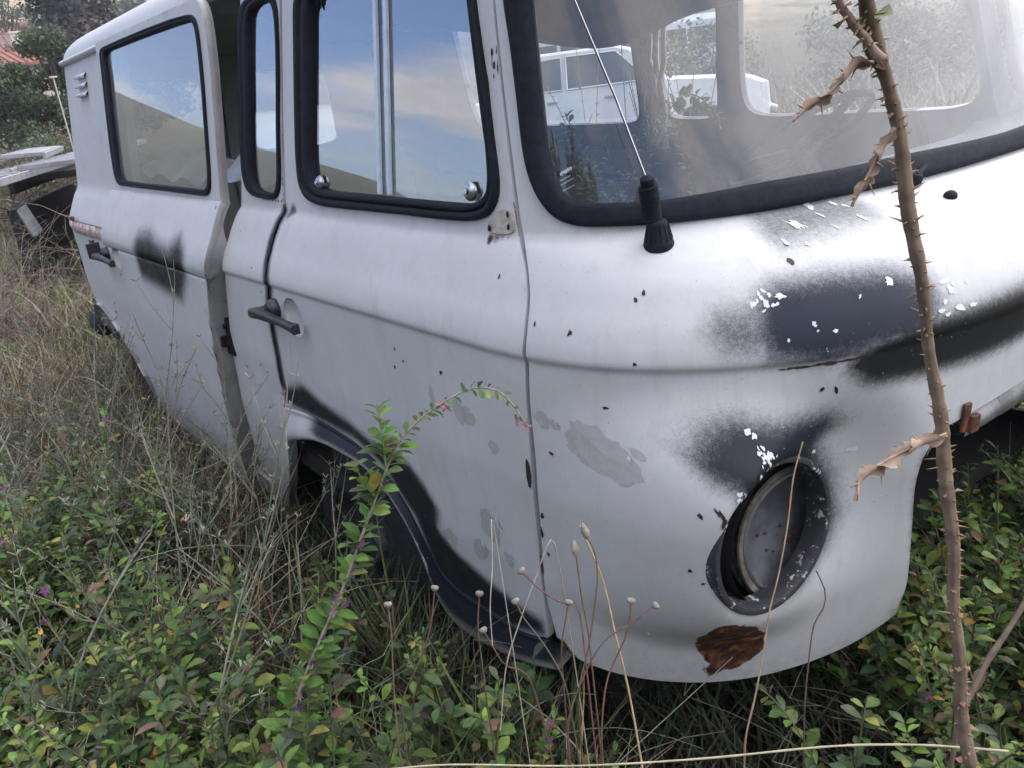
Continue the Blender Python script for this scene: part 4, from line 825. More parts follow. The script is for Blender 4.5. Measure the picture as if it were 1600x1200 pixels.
def leafy_on(A,B,P,r,step=.02,ls=(.022,.042),dens=2,flowers=.12,fl=None,start=.1,pal=GREENS,br=1.):
    "clothe stem P (points) with clusters of oval leaves; A leaves, B flowers"
    d=np.r_[0,np.cumsum(np.linalg.norm(np.diff(P,axis=0),axis=1))]; L=d[-1]; s=L*start
    while s<L:
        c=np.array([np.interp(s,d,P[:,j]) for j in range(3)]); c2=np.array([np.interp(min(s+.01,L),d,P[:,j]) for j in range(3)]); t=c2-c
        if np.linalg.norm(t)<1e-6: t=P[-1]-P[-2]
        t/=np.linalg.norm(t); k=r.randint(1,dens+1); a0=r.random()*6.28
        for q in range(k):
            ang=a0+q*2.2+r.uniform(-.4,.4); o=np.cross(t,[math.cos(ang),math.sin(ang),.35]); o/=np.linalg.norm(o)+1e-9
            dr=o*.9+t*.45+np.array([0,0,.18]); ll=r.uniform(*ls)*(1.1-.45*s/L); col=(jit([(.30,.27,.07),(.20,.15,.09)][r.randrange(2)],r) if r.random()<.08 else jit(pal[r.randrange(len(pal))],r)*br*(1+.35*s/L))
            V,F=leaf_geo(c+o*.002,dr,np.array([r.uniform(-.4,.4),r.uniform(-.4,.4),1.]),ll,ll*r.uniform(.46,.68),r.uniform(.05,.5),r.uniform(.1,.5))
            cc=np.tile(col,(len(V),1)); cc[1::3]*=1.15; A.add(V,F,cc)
        if B is not None and r.random()<flowers: flower(B,c+np.array([r.uniform(-.01,.01),r.uniform(-.01,.01),-.006]),r,r.uniform(.0055,.008))
        s+=step*r.uniform(.7,1.3)
def flower(B,c,r,s,col=None,n=5):
    col=col if col is not None else [(.24,.07,.26),(.34,.13,.30),(.42,.24,.30),(.30,.10,.22)][r.randrange(4)]
    ax=np.array([r.uniform(-1,1),r.uniform(-1,1),r.uniform(-.2,1)]); ax/=np.linalg.norm(ax); a=np.cross(ax,[.2,.5,.8]); a/=np.linalg.norm(a); b=np.cross(ax,a)
    for k in range(n):
        t=6.283*k/n; d=a*math.cos(t)+b*math.sin(t); V,F=leaf_geo(c,d+ax*.35,ax,s*1.5,s*.75,.3,.1,2); B.add(V,F,jit(col,r))
    V,F=tube_geo([c-ax*s*1.3,c+ax*s*.2],[s*.15,s*.22],4); B.add(V,F,np.array((.40,.36,.30)))
def shoot(seed,H=.45,nb=2,ls=(.022,.044),pal=GREENS,step=.018,flowers=.1,lean=.3):
    pal=pal*random.Random(seed+5).uniform(.8,1.25)
    r=random.Random(seed); A=Acc(); 
    for q in range(nb+1):
        an=r.random()*6.28; h=H*(1 if q==0 else r.uniform(.4,.8)); z0=0 if q==0 else H*r.uniform(.02,.3)
        p0=np.array([0,0,z0]) ; e=np.array([math.cos(an)*lean*h*r.uniform(.4,1.6),math.sin(an)*lean*h*r.uniform(.4,1.6),z0+h])
        P=bez(p0,(p0+e)/2+np.array([r.uniform(-.05,.05),r.uniform(-.05,.05),h*.2]),e,10)
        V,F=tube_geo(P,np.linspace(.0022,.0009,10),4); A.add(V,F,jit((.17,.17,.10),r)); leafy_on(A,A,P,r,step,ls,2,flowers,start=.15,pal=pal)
    return A.arr()
def twig_bush(seed,H=.3,n=14,col=((.22,.20,.155),(.13,.115,.09),(.33,.30,.24),(.075,.065,.055))):
    r=random.Random(seed); A=Acc()
    for _ in range(n):
        an=r.random()*6.28; l=H*r.uniform(.5,1.5); e=np.array([math.cos(an)*l*r.uniform(.3,1),math.sin(an)*l*r.uniform(.3,1),l*r.uniform(.15,.9)])
        m=e*.5+np.array([r.uniform(-.1,.1)*l,r.uniform(-.1,.1)*l,l*r.uniform(.1,.5)]); P=bez((r.uniform(-.04,.04),r.uniform(-.04,.04),0),m,e,7); c=jit(col[r.randrange(len(col))],r,.25)
        V,F=tube_geo(P,np.linspace(.0016,.0006,7),3); A.add(V,F,c)
        for _ in range(r.randint(1,4)):
            i=r.randint(2,6); q=P[i]; d=np.array([r.uniform(-1,1),r.uniform(-1,1),r.uniform(-.3,1)])*l*.22; V,F=tube_geo(bez(q,q+d*.6+np.array([0,0,.01]),q+d,4),[.0009,.0007,.0006,.0004],3); A.add(V,F,c*r.uniform(.8,1.3))
    return A.arr()
def crumbs(seed,n=70,R0=.16,H=.12):
    "withered brown leaf litter and seed heads"
    r=random.Random(seed); A=Acc()
    for _ in range(n):
        p=np.array([r.gauss(0,R0*.6),r.gauss(0,R0*.6),r.uniform(0,H)]); d=np.array([r.uniform(-1,1),r.uniform(-1,1),r.uniform(-.6,.8)]); s=r.uniform(.006,.016)
        V,F=leaf_geo(p,d,[r.uniform(-1,1),r.uniform(-1,1),.6],s,s*.5,r.uniform(-.6,.8),.5,2); A.add(V,F,jit([(.12,.10,.08),(.19,.155,.115),(.08,.068,.055),(.25,.22,.18)][r.randrange(4)],r,.25))
    return A.arr()
def grass(seed,n=22,H=.3,w=.004,cols=((.07,.10,.035),(.10,.13,.05),(.16,.15,.08)),spread=.05,droop=.6):
    r=random.Random(seed); A=Acc()
    for _ in range(n):
        an=r.random()*6.28; l=H*r.uniform(.45,1.15); k=r.uniform(.15,droop)*l; dx,dy=math.cos(an),math.sin(an); x0,y0=r.gauss(0,spread),r.gauss(0,spread)
        t=np.linspace(0,1,6)[:,None]; P=np.concatenate([x0+dx*k*t**1.8,y0+dy*k*t**1.8,l*(t-.35*t**3*(k/l))],1); s=np.array([-dy,dx,0]); ww=(w*r.uniform(.6,1.2)*(1-t**2)+.0003)
        V=np.concatenate([P-s*ww,P+s*ww]); F=[(i,i+1,i+7,i+6) for i in range(5)]; A.add(V,tri(F),jit(cols[r.randrange(len(cols))],r,.2))
    return A.arr()
def wiry(seed,H=.7):
    "grey-green branching wiry weed with tiny yellow heads -> stems, heads"
    r=random.Random(seed); A=Acc(); B=Acc(); ends=[]
    def br(p,d,l,rad,dep):
        e=p+d*l; m=(p+e)/2+np.array([r.uniform(-1,1),r.uniform(-1,1),r.uniform(-.3,.6)])*l*.08; P=bez(p,m,e,6); V,F=tube_geo(P,np.linspace(rad,rad*.55,6),5); A.add(V,F,jit([(.20,.225,.16),(.26,.26,.20),(.16,.185,.13)][r.randrange(3)],r,.12))
        # little bud bunches on the nodes
        for i in (2,4,5):
            if r.random()<.55:
                for _ in range(r.randint(2,4)):
                    q=np.array([r.uniform(-1,1),r.uniform(-1,1),r.uniform(.2,1.4)]); q/=np.linalg.norm(q); s=r.uniform(.008,.017); V,F=tube_geo([P[i],P[i]+q*s*.3,P[i]+q*s*.9,P[i]+q*s],[.0005,.0013,.0011,.0002],4); A.add(V,F,jit((.26,.27,.20),r,.15))
                    if r.random()<.04: flower(B,P[i]+q*s,r,.0032,(.75,.38,.05),6)
        if dep>0:
            for _ in range(r.randint(2,3)):
                i=r.randint(2,5); q=np.array([r.uniform(-1,1),r.uniform(-1,1),r.uniform(-.1,.8)]); dd=d*.75+q*.62; dd/=np.linalg.norm(dd); br(P[i],dd,l*r.uniform(.45,.75),rad*.62,dep-1)
    d=np.array([r.uniform(-.35,.35),r.uniform(-.35,.35),1.]); d/=np.linalg.norm(d); br(np.zeros(3),d,H*.6,.0044,3)
    if not B.V: flower(B,np.array([0,0,H*.5]),r,.004,(.75,.38,.05),6)
    return A.arr(),B.arr()
def in_van(x,y,m=0.): return (x>-4.85-m)&(x<-.72+m)&(y>.74-m)&(y<2.6+m)
def visible(x,y,z=.3,mg=160):
    d=np.stack([x,y,z-HZ*np.ones_like(x)],-1); Rm=np.array([[.61054515,-.2056822,-.7648068],[.7832033,.30018481,.54450131],[-.11758916,.93144185,-.34436736]]).T
    c=d@Rm.T if False else np.stack([d@Rm[0],d@Rm[1],d@(-Rm[2] if False else Rm[2])],-1)
    return c
CR=np.array([.61054515,.7832033,-.11758916]); CU=np.array([-.2056822,.30018481,.93144185]); CF=np.array([-.7648068,.54450131,-.34436736])
def pix(x,y,z):
    d=np.stack([x,y,z-HZ],-1); w=d@CF; w=np.where(w<.05,.05,w); return 800+1294*(d@CR)/w,600-1294*(d@CU)/w,d@CF
def inview(x,y,z,mg=260):
    X_,Y_,w=pix(x,y,z); return (w>.25)&(X_>-mg)&(X_<1600+mg)&(Y_>-mg)&(Y_<1200+mg+250)
def scatter(tmpls,n,box,prob,sc=(.8,1.2),tilt=.25,zoff=0,seed=0,tintf=None,acc=None,hcheck=.3):
    r=np.random.default_rng(seed); acc=acc or Acc(); x=r.uniform(box[0],box[1],n); y=r.uniform(box[2],box[3],n)
    k=(r.random(n)<prob(x,y))&inview(x,y,np.full(n,hcheck)); x=x[k];y=y[k]; z=ground_z(x,y)+zoff
    for i in range(len(x)):
        V,F,C=tmpls[r.integers(len(tmpls))]; s=r.uniform(*sc); q=xf(V,(x[i],y[i],z[i]),r.uniform(0,6.28),s,(r.uniform(-tilt,tilt),r.uniform(-tilt,tilt)))
        c=C*(r.uniform(.75,1.25) if tintf is None else tintf(x[i],y[i],r)); acc.add(q,F,np.clip(c,0,1))
    return acc
# ---------------------------------------------------------------- ground cover
# the green scrub: foreground left, foreground centre, right of the nose
def gmask(x,y):
    n=fbm(x*1.6+3,y*1.6,3,11); X_,Y_,w=pix(x,y,np.full_like(x,.45))
    reg=np.where(X_<470,np.clip((Y_-745)/130,0,1)*.9,np.where(X_<930,np.clip((Y_-850)/120,0,1)*.9,np.where(X_<1290,np.clip((Y_-1235)/60,0,1),1.)))
    hole=(np.hypot((X_-125)/85,(Y_-1010)/120)<1)|(np.hypot((X_-640)/120,(Y_-1150)/75)<1)
    return np.where(hole,.06,reg)*np.clip((n-.30)*4,0.1,1)
clear=lambda x,y:(~in_van(x,y,.0)&(np.hypot(x,y)>.55))*(1-.82*((x>-2.45)&(x<-1.15)&(y>.30)))
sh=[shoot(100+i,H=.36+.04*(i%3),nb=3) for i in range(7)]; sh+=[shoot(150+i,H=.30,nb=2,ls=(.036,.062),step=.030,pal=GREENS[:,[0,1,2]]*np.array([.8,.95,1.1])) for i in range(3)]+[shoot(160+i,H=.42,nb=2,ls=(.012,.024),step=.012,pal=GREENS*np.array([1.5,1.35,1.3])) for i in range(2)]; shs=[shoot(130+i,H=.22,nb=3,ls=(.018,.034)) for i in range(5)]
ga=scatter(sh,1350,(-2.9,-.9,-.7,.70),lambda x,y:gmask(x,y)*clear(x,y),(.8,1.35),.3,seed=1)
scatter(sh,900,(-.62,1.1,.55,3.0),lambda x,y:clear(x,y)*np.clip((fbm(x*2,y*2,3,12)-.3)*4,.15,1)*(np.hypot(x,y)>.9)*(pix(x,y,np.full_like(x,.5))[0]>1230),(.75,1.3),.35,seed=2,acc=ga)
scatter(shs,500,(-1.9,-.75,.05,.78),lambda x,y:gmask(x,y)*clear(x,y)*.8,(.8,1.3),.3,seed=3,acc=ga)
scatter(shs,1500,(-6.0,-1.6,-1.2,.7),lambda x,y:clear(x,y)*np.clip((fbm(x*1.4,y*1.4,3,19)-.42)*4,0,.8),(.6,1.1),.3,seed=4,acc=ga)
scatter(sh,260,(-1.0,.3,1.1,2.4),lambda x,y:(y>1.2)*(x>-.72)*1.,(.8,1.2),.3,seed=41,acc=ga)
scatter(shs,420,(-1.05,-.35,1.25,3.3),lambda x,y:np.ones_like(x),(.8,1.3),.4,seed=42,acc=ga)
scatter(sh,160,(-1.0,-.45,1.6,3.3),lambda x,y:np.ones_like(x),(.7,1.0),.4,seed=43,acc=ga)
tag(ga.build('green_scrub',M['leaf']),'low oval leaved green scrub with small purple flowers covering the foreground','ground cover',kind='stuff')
tw=[twig_bush(200+i,.30) for i in range(6)]; cr=[crumbs(220+i) for i in range(4)]
ls_=[]
for i in range(4):
    r=random.Random(240+i); A=Acc()
    for _ in range(5):
        an=r.random()*6.28; l=r.uniform(.35,.8); e=np.array([math.cos(an)*l,math.sin(an)*l,r.uniform(.02,.35)]); P=bez((r.uniform(-.1,.1),r.uniform(-.1,.1),r.uniform(0,.2)),e*.5+np.array([0,0,r.uniform(.1,.35)]),e,9); V,F=tube_geo(P,np.linspace(.0018,.0008,9),4); A.add(V,F,jit([(.40,.36,.27),(.32,.29,.22),(.46,.42,.33)][r.randrange(3)],r,.15))
    ls_.append(A.arr())
ds_=[twig_bush(260+i,.55,46,((.24,.21,.17),(.16,.14,.11),(.32,.29,.24))) for i in range(2)]
da=scatter(ls_,130,(-4.5,-1.0,-1.2,.6),lambda x,y:clear(x,y)*1.,(.7,1.1),.3,seed=51)
scatter(ds_,26,(-8.2,-5.6,-.6,1.4),lambda x,y:(~in_van(x,y,.1))*1.,(.9,1.7),.2,seed=52,acc=da)
scatter(tw,850,(-5.5,-.75,-1.4,.72),lambda x,y:clear(x,y)*(1-.55*gmask(x,y)),(.6,1.3),.4,seed=5,acc=da)
scatter(shs,900,(-.6,1.6,2.3,6.5),lambda x,y:clear(x,y)*1.,(.9,1.7),.4,seed=61,acc=da)
scatter(tw,240,(-.7,1.0,.9,2.6),lambda x,y:clear(x,y)*1.,(.5,1.2),.4,seed=6,acc=da)
scatter(cr,900,(-5.5,-2.0,-1.4,.72),lambda x,y:clear(x,y)*(1-.8*gmask(x,y))*1.,(.8,1.5),.3,seed=7,acc=da)
scatter(tw,900,(-14,-5.2,-4.0,4.5),lambda x,y:np.clip((fbm(x*.5,y*.5,3,23)-.35)*3,.1,1)*(~in_van(x,y,.1)),(.9,1.8),.4,seed=8,acc=da)
scatter(cr,700,(-12,-5.0,-3.5,4.0),lambda x,y:(~in_van(x,y,.1))*.8,(1.2,2.2),.4,seed=9,acc=da)
tag(da.build('dry_twig_litter',M['dry']),'tangle of dead brown twigs and withered stems over the ground','ground cover',kind='stuff')
g1=[grass(300+i,24,.30,.0035) for i in range(4)]; g2=[grass(310+i,20,.34,.0022,((.34,.30,.20),(.25,.21,.14),(.20,.18,.11)),.06,.8) for i in range(5)]
g3=[grass(320+i,18,.26,.0030,((.030,.045,.025),(.045,.06,.035),(.06,.065,.045)),.06,.9) for i in range(4)]
gr_=scatter(g2,1700,(-5.5,-.9,-1.4,.72),lambda x,y:clear(x,y)*(.42-.25*gmask(x,y)),(.6,1.25),.5,seed=10)
scatter(g3,520,(-1.5,-.35,1.2,3.4),lambda x,y:np.ones_like(x),(.7,1.2),.6,seed=72,acc=gr_)
scatter(g3,330,(-2.6,-.35,.55,1.7),lambda x,y:(x<-.4)*1.,(.6,1.1),.6,seed=11,acc=gr_)
scatter(g1,620,(-5.0,-1.1,-1.2,.72),lambda x,y:clear(x,y)*.8,(.6,1.1),.5,seed=71,acc=gr_)
scatter(g1,60,(-1.8,-1.0,.2,.75),lambda x,y:clear(x,y)*1.,(.8,1.3),.4,seed=12,acc=gr_)
scatter(g1,120,(-.7,.6,.8,2.4),lambda x,y:clear(x,y)*1.,(.7,1.2),.4,seed=13,acc=gr_)
def band(x,y): return np.clip(1-np.abs(np.hypot(x,y)-8.2)/2.2,0,1)
gf=[grass(330+i,40,.22,.007,((.13,.19,.065),(.16,.20,.085),(.22,.22,.12)),.18,.7) for i in range(4)]
gd=[grass(340+i,30,.36,.008,((.26,.22,.15),(.20,.17,.11),(.15,.15,.08)),.18,.7) for i in range(4)]
scatter(gf,2600,(-13,-5,-3.5,4.5),lambda x,y:(~in_van(x,y,.2))*np.clip(band(x,y)*1.3+(fbm(x*.4,y*.4,3,31)-.5)*2,0.05,1),(.8,1.3),.3,seed=14,acc=gr_)
scatter(gd,1500,(-26,-5,-6,8),lambda x,y:(~in_van(x,y,.2))*.8*(1-.8*band(x,y)),(.8,1.6),.3,seed=15,acc=gr_)
scatter(gd,500,(-14,-1,4.5,13),lambda x,y:.7*np.ones_like(x),(.9,1.9),.3,seed=16,acc=gr_)
scatter(gd,420,(-10,8,6,30),lambda x,y:1.*np.ones_like(x),(1.5,3.),.3,seed=17,acc=gr_)
tag(gr_.build('wild_grass',M['dry']),'dry and green wild grass growing all round the van','grass',kind='stuff')
# ---------------------------------------------------------------- single plants
def ext_down(P,end=-1,z=.12,amt=.25):
    "carry a stem on down to the ground"
    P=np.array(P,float); 
    if end==0: P=P[::-1]
    d=P[-1]-P[-2]; d/=np.linalg.norm(d); e=P[-1]+np.array([d[0]*amt,d[1]*amt,0]); e[2]=z; m=P[-1]+d*amt*.5
    Q=np.concatenate([P,bez(P[-1],m,e,5)[1:]]); return Q
def cm(P,step=.012):
    P=np.array(P,float); n=len(P); out=[]
    for i in range(n-1):
        p0=P[max(i-1,0)];p1=P[i];p2=P[i+1];p3=P[min(i+2,n-1)]
        l=np.linalg.norm(p2-p1); m1=(p2-p0)/(np.linalg.norm(p2-p1)+np.linalg.norm(p1-p0)+1e-9)*l; m2=(p3-p1)/(np.linalg.norm(p3-p2)+l+1e-9)*l
        for t in np.linspace(0,1,7)[:-1]: out.append((2*t**3-3*t*t+1)*p1+(t**3-2*t*t+t)*m1+(-2*t**3+3*t*t)*p2+(t**3-t*t)*m2)
    out.append(P[-1]); out=np.array(out); d=np.r_[0,np.cumsum(np.linalg.norm(np.diff(out,axis=0),axis=1))]; k=max(3,int(d[-1]/step)); s=np.linspace(0,d[-1],k+1)
    return np.stack([np.interp(s,d,out[:,j]) for j in range(3)],1)
BR=((.20,.135,.085),(.15,.10,.065),(.26,.19,.12))
# big dead thistle right in front of the lens
th_=empty('thistle_stalk',(PT['thistle'][0][0],PT['thistle'][0][1],.1)); tag(th_,'tall dead brown thistle stalk with curled spiny leaves in front of the windscreen','thistle')
def tp(o,t): o.parent=t; o.matrix_parent_inverse=Matrix.Translation(-t.location); return o
def thistle_stem(P,r0,r1,seed,spines=200,node=None):
    r=random.Random(seed); A=Acc(); P=cm(P,.006); m=len(P); q_=np.linspace(0,1,m); P=P+np.stack([.0022*np.sin(q_*31+seed)+.0014*np.sin(q_*83),.002*np.sin(q_*27+2),0*q_],1)*min(1,m/60); rad=np.linspace(r0,r1,m)*(1+.10*np.sin(np.linspace(0,40,m))+.08*np.array([r.uniform(-1,1) for _ in range(m)]))
    if node is not None:
        dn=np.linalg.norm(P-np.array(node),axis=1); rad*=1+.75*np.exp(-(dn/.022)**2)
    n=12; T_=np.gradient(P,axis=0); T_/=np.linalg.norm(T_,axis=1,keepdims=True); a=np.cross(T_,[.9,.3,.1]); a/=np.linalg.norm(a,axis=1,keepdims=True); b=np.cross(T_,a); th=np.arange(n)*2*np.pi/n
    rib=1+.13*np.cos(th*5)
    V=P[:,None]+(a[:,None]*np.cos(th)[None,:,None]+b[:,None]*np.sin(th)[None,:,None])*(rad[:,None]*rib[None])[:,:,None]
    C=np.tile(np.array((.185,.140,.100)),(m*n,1)); C*=np.tile(.72+.5*(.5+.5*np.cos(th*5+.6)),m)[:,None]; C*=np.repeat(np.array([r.uniform(.8,1.2) for _ in range(m)]),n)[:,None]
    A.add(V.reshape(-1,3),tri(grid_faces(m,n,True)),C)
    for _ in range(spines):
        i=r.randrange(2,m-2); t=r.random()*6.28; o=a[i]*math.cos(t)+b[i]*math.sin(t); p=P[i]+o*rad[i]*.95; l=r.uniform(.002,.006) if r.random()<.9 else r.uniform(.007,.012); d=o+T_[i]*r.uniform(-.3,.6); d/=np.linalg.norm(d)
        if r.random()<.18: # torn wing flap
            V,F=leaf_geo(p,d,T_[i],l*1.2,l*1.3,.2,.3,2); A.add(V,F,jit((.26,.17,.10),r,.3))
        V,F=tube_geo([p,p+d*l*.5,p+d*l],[.0011,.0006,.0001],4); A.add(V,F,jit((.30,.21,.12),r,.2))
    return A
TP=np.array(PT['thistle'],float); TPd=np.concatenate([[[TP[0][0]+.02,TP[0][1]+.02,.1]],[[TP[0][0]+.015,TP[0][1]+.01,.45]],TP])
TPd=np.concatenate([TPd,[TP[-1]+(TP[-1]-TP[-3])*1.2]])
tp(thistle_stem(TPd,.0070,.0046,1,520,PT['thistle'][9]).build('stem',M['dry'],None),th_)
tp(thistle_stem(np.concatenate([np.array(PT['thistle_b']),[np.array(PT['thistle_b'][-1])*2-np.array(PT['thistle_b'][-2])]]),.0032,.0022,2,70).build('side_stem',M['dry'],None),th_)
def spiny_leaf(P,w,seed,col=(.22,.155,.11)):
    r=random.Random(seed); A=Acc(); P=cm(P,.0035); m=len(P); T_=np.gradient(P,axis=0); T_/=np.linalg.norm(T_,axis=1,keepdims=True); a=np.cross(T_,[.5,-.6,.5]); a/=np.linalg.norm(a,axis=1,keepdims=True); b=np.cross(T_,a)
    V,F=tube_geo(P,np.linspace(.0016,.0007,m),5); A.add(V,F,np.array(col)*1.15)
    for side in (-1,1):
        K=5; V=[];C=[]
        for i in range(m):
            t=i/(m-1); lobes=abs(math.sin(t*math.pi*(5.5 if side>0 else 4.7)+.4*side))**.7; ww=w*(.25+.75*math.sin(math.pi*min(1,t*1.02+.06))**.6)*(.35+.75*lobes)*r.uniform(.85,1.15); ph=side*(1.0+.7*math.sin(t*11+side))
            for k in range(K):
                s=k/(K-1); an=ph*s*1.6; V.append(P[i]+(a[i]*side*math.cos(an)+b[i]*math.sin(an))*ww*s+T_[i]*.3*ww*s*s); C.append(np.array(col)*(.75+.5*s*r.uniform(.6,1.2)))
        A.add(np.array(V),tri(grid_faces(m,K)),np.clip(np.array(C),0,1))
        for i in range(4,m-1,4):
            p=V[i*K+K-1]; d=p-P[i]; d/=np.linalg.norm(d)+1e-9
            q,F=tube_geo([p-d*.001,p+d*r.uniform(.003,.008)+T_[i]*.002],[.0009,.0001],4); A.add(q,F,np.array((.30,.22,.13)))
    return A
for k,(nm,w) in enumerate((('tleaf1',.0062),('tleaf2',.0070),('tleaf3',.0092))): tp(spiny_leaf(PT[nm],w,40+k,(.21,.15,.11) if k!=2 else (.27,.20,.15)).build('withered_leaf',M['dry'],None,False),th_)
# flowering boxthorn shoots
lyc=empty('boxthorn_branch',(-1.1,.3,.1)); tag(lyc,'arching boxthorn branch with green leaves and purple star flowers before the front wheel arch','shrub')
r_=random.Random(77); P=cm(ext_down(PT['ly0'],0)[::-1]) ; A=Acc(); V,F=tube_geo(P,np.linspace(.0042,.0012,len(P)),6); A.add(V,F,np.array((.30,.28,.22)))
for nm in ('ly1','ly2'):
    Q=cm(PT[nm]); V,F=tube_geo(Q,np.linspace(.0018,.0008,len(Q)),5); A.add(V,F,np.array((.14,.20,.08)))
tp(A.build('stem',M['dry'],None),lyc)
A=Acc();B=Acc(); LG=np.array([(.085,.165,.040),(.12,.22,.05),(.07,.13,.04),(.15,.25,.065)]); k=int(len(P)*.80)
leafy_on(A,B,P[:k],r_,.0095,(.032,.052),2,.30,start=.40,pal=LG); leafy_on(A,B,P[k-2:],r_,.013,(.010,.020),2,.35,start=0,pal=LG)
for nm in ('ly1','ly2'): leafy_on(A,B,cm(PT[nm]),r_,.010,(.026,.040),2,.05,pal=LG*1.15)
tp(A.build('leaves',M['leaf'],None),lyc); tp(B.build('flowers',M['leaf'],None),lyc)
# further leafy shoots that stand out of the scrub
GP="shrub shoots standing out of the green scrub"
def tall_shoot(x,y,H,seed,label,pal=LG,fl=.15,lean=.2):
    e=empty('leafy_shoot',(x,y,.1)); tag(e,label,'shrub',GP); r=random.Random(seed); A=Acc();S_=Acc();B=Acc()
    for q in range(3):
        an=r.random()*6.28; h=H*(1,.75,.55)[q]; ex=np.array([math.cos(an)*lean*h,math.sin(an)*lean*h,h]); P=bez((0,0,0),ex*.5+np.array([r.uniform(-.04,.04),r.uniform(-.04,.04),.1*h]),ex,16); V,F=tube_geo(P,np.linspace(.003,.001,16),5); S_.add(V,F,np.array((.24,.24,.16))); leafy_on(A,B,P,r,.012,(.018,.034),2,fl,start=.25,pal=pal)
    if not B.V: flower(B,np.array([0,0,H*.8]),r,.006)
    S_.build('stem',M['dry'],e); A.build('leaves',M['leaf'],e); B.build('flowers',M['leaf'],e)
for i,(x,y,H,lab) in enumerate(((-1.58,.22,.50,'leafy green shoot left of the arching branch, below the sliding door gap'),(-1.95,.10,.45,'leafy shoot with pink flowers under the narrow side window'),(-1.22,.40,.42,'pale green shoot at the foot of the arching boxthorn branch'),
   (-.98,.62,.36,'bright broad leaved shoot just below the bottom corner of the front door'),(-1.80,-.20,.42,'leafy shoot at the left edge of the photo with bright tip'),(-2.15,-.05,.40,'leafy shoot at far left beside the gap of dead twigs'),
   (-.22,1.18,.40,'small green shoot under the nose of the van right of the rusty spot'),(-.12,1.05,.62,'leafy shoot standing behind the lower thistle stalk'),(.0,1.28,.72,'leafy shoot at the right edge beside the dark grille opening'),(-.18,1.32,.62,'round leaved shoot climbing beside the grille opening'))):
    tall_shoot(x,y,H,500+i,lab,pal=LG if i!=7 else GREENS)
# dried flower stalks
DG="dried seed head stalks in front of the van"
labs=['dried stalk with closed seed pod, tallest before the nose panel','dried stalk bending right to a small cup head below the nose','dried stalk arching left across the door seam','short dried stalk with a cup head beside the door corner','thin upright dried stalk with closed bud before the nose','dried stalk with flat cup head before the dark wheel arch','dried stalk with two pale cups under the front door','dried stalk with ragged pale head by the lower door corner','dried stalk with cup head low before the tyre','small dark headed stalk at the lower door edge','dried stalk with cup head right of the straw']
for i in range(11):
    P=np.array(PT['s%d'%(i+1)],float); Q=ext_down(P,0,.12,.05)[::-1]; Q=cm(Q); e=empty('dried_flower_stalk',(Q[0][0],Q[0][1],.1)); tag(e,labs[i],'dried flower',DG); r=random.Random(60+i)
    V,F=tube_geo(Q,np.linspace(.0019,.0010,len(Q)),5); A=Acc().add(V,F,jit((.13,.085,.06),r,.2)); tp(A.build('stem',M['dry'],None),e)
    h=Q[-1]; d=Q[-1]-Q[-4]; d/=np.linalg.norm(d); mb=MB()
    if i in (0,4): mb.lathe([(.0012,-.004),(.0045,.001),(.0055,.007),(.0035,.014),(.0008,.019)],h,d,10)
    else: mb.lathe([(.001,-.0045),(.0035,-.003),(.0056,.0),(.0056,.0018),(.0046,.0034),(.002,.0040),(.0,.0036)],h,d,14)
    o=mb.build('seed_head',simple('pale_seed_head',(.30,.27,.23),.8,.4,160,bumps=.3) if i==0 else bpy.data.materials['pale_seed_head'],None); tp(o,e)
def lone(name,key,r0,r1,col,label,cat,end=-1,group=None,amt=.05,ground=True):
    P=np.array(PT[key],float); Q=ext_down(P,end,.12,amt) if ground else P
    Q=cm(Q); r=random.Random(hash(key)%1000 if False else len(key)*7+ord(key[0])); e=Acc(); rad=np.linspace(r1,r0,len(Q))*np.array([r.uniform(.85,1.15) for _ in Q]); V,F=tube_geo(Q,rad,6); e.add(V,F,np.array(col)); o=e.build(name,M['dry']); tag(o,label,cat,group); return o
lone('straw_stalk','straw',.0020,.0012,(.40,.30,.17),'single golden straw stalk crossing before the lower edge of the nose','straw')
lone('dry_stem','h1',.0016,.0010,(.32,.23,.15),'thin bare stem standing in front of the empty headlamp socket','stem')
lone('dry_stem','h2',.0014,.0009,(.10,.07,.055),'short dark bent stem right below the headlamp socket','stem')
lone('dry_stem','w1',.0010,.0007,(.42,.40,.34),'pale hair thin upright stem before the front door','stem')
lone('dry_stem','w2',.0012,.0008,(.36,.31,.24),'pale thin stem leaning across the door seam','stem')
lone('dry_stem','br',.0045,.0030,(.17,.13,.10),'brown woody branch slanting in from the right edge','branch')
lone('dry_stem','hs',.0013,.0008,(.36,.32,.22),'long fallen straw lying across the bottom of the photo','straw',ground=False)
# wiry weeds
WG="wiry grey green weeds beside the sliding door"
W_=[wiry(700+i,.80) for i in range(5)]
wp=[(-2.45,.28,1.0),(-2.75,.35,1.05),(-3.05,.15,.95),(-2.2,.10,.95),(-1.95,.42,.85),(-1.72,.30,.85),(-3.4,.30,1.0),(-2.6,-.10,.95),(-1.55,.52,.8),(-2.1,.55,.8),(-3.2,-.3,.9),(-2.35,.48,.9),(-2.9,.5,.9),(-3.8,.1,.9),(-2.0,.25,1.0),(-2.3,-.25,1.0),(-1.65,.05,.8),(-2.85,-.3,1.0),(-3.1,.42,1.0),(-1.85,.60,.75),(-2.5,.62,.85),(-1.45,.30,.75),(-1.62,.02,1.1),(-1.92,-.22,1.15),(-1.42,.16,.95),(-2.15,-.42,1.15),(-1.78,.22,1.1),(-2.35,.05,1.15),(-1.55,-.12,1.0)]
wm=[]
for (a,b) in W_:
    o=mo('stems',*a[:2],M['dry'],None,True,{'tint':a[2]}); p=mo('yellow_heads',*b[:2],M['leaf'],None,True,{'tint':b[2]}); wm.append((o.data,p.data)); bpy.data.objects.remove(o); bpy.data.objects.remove(p)
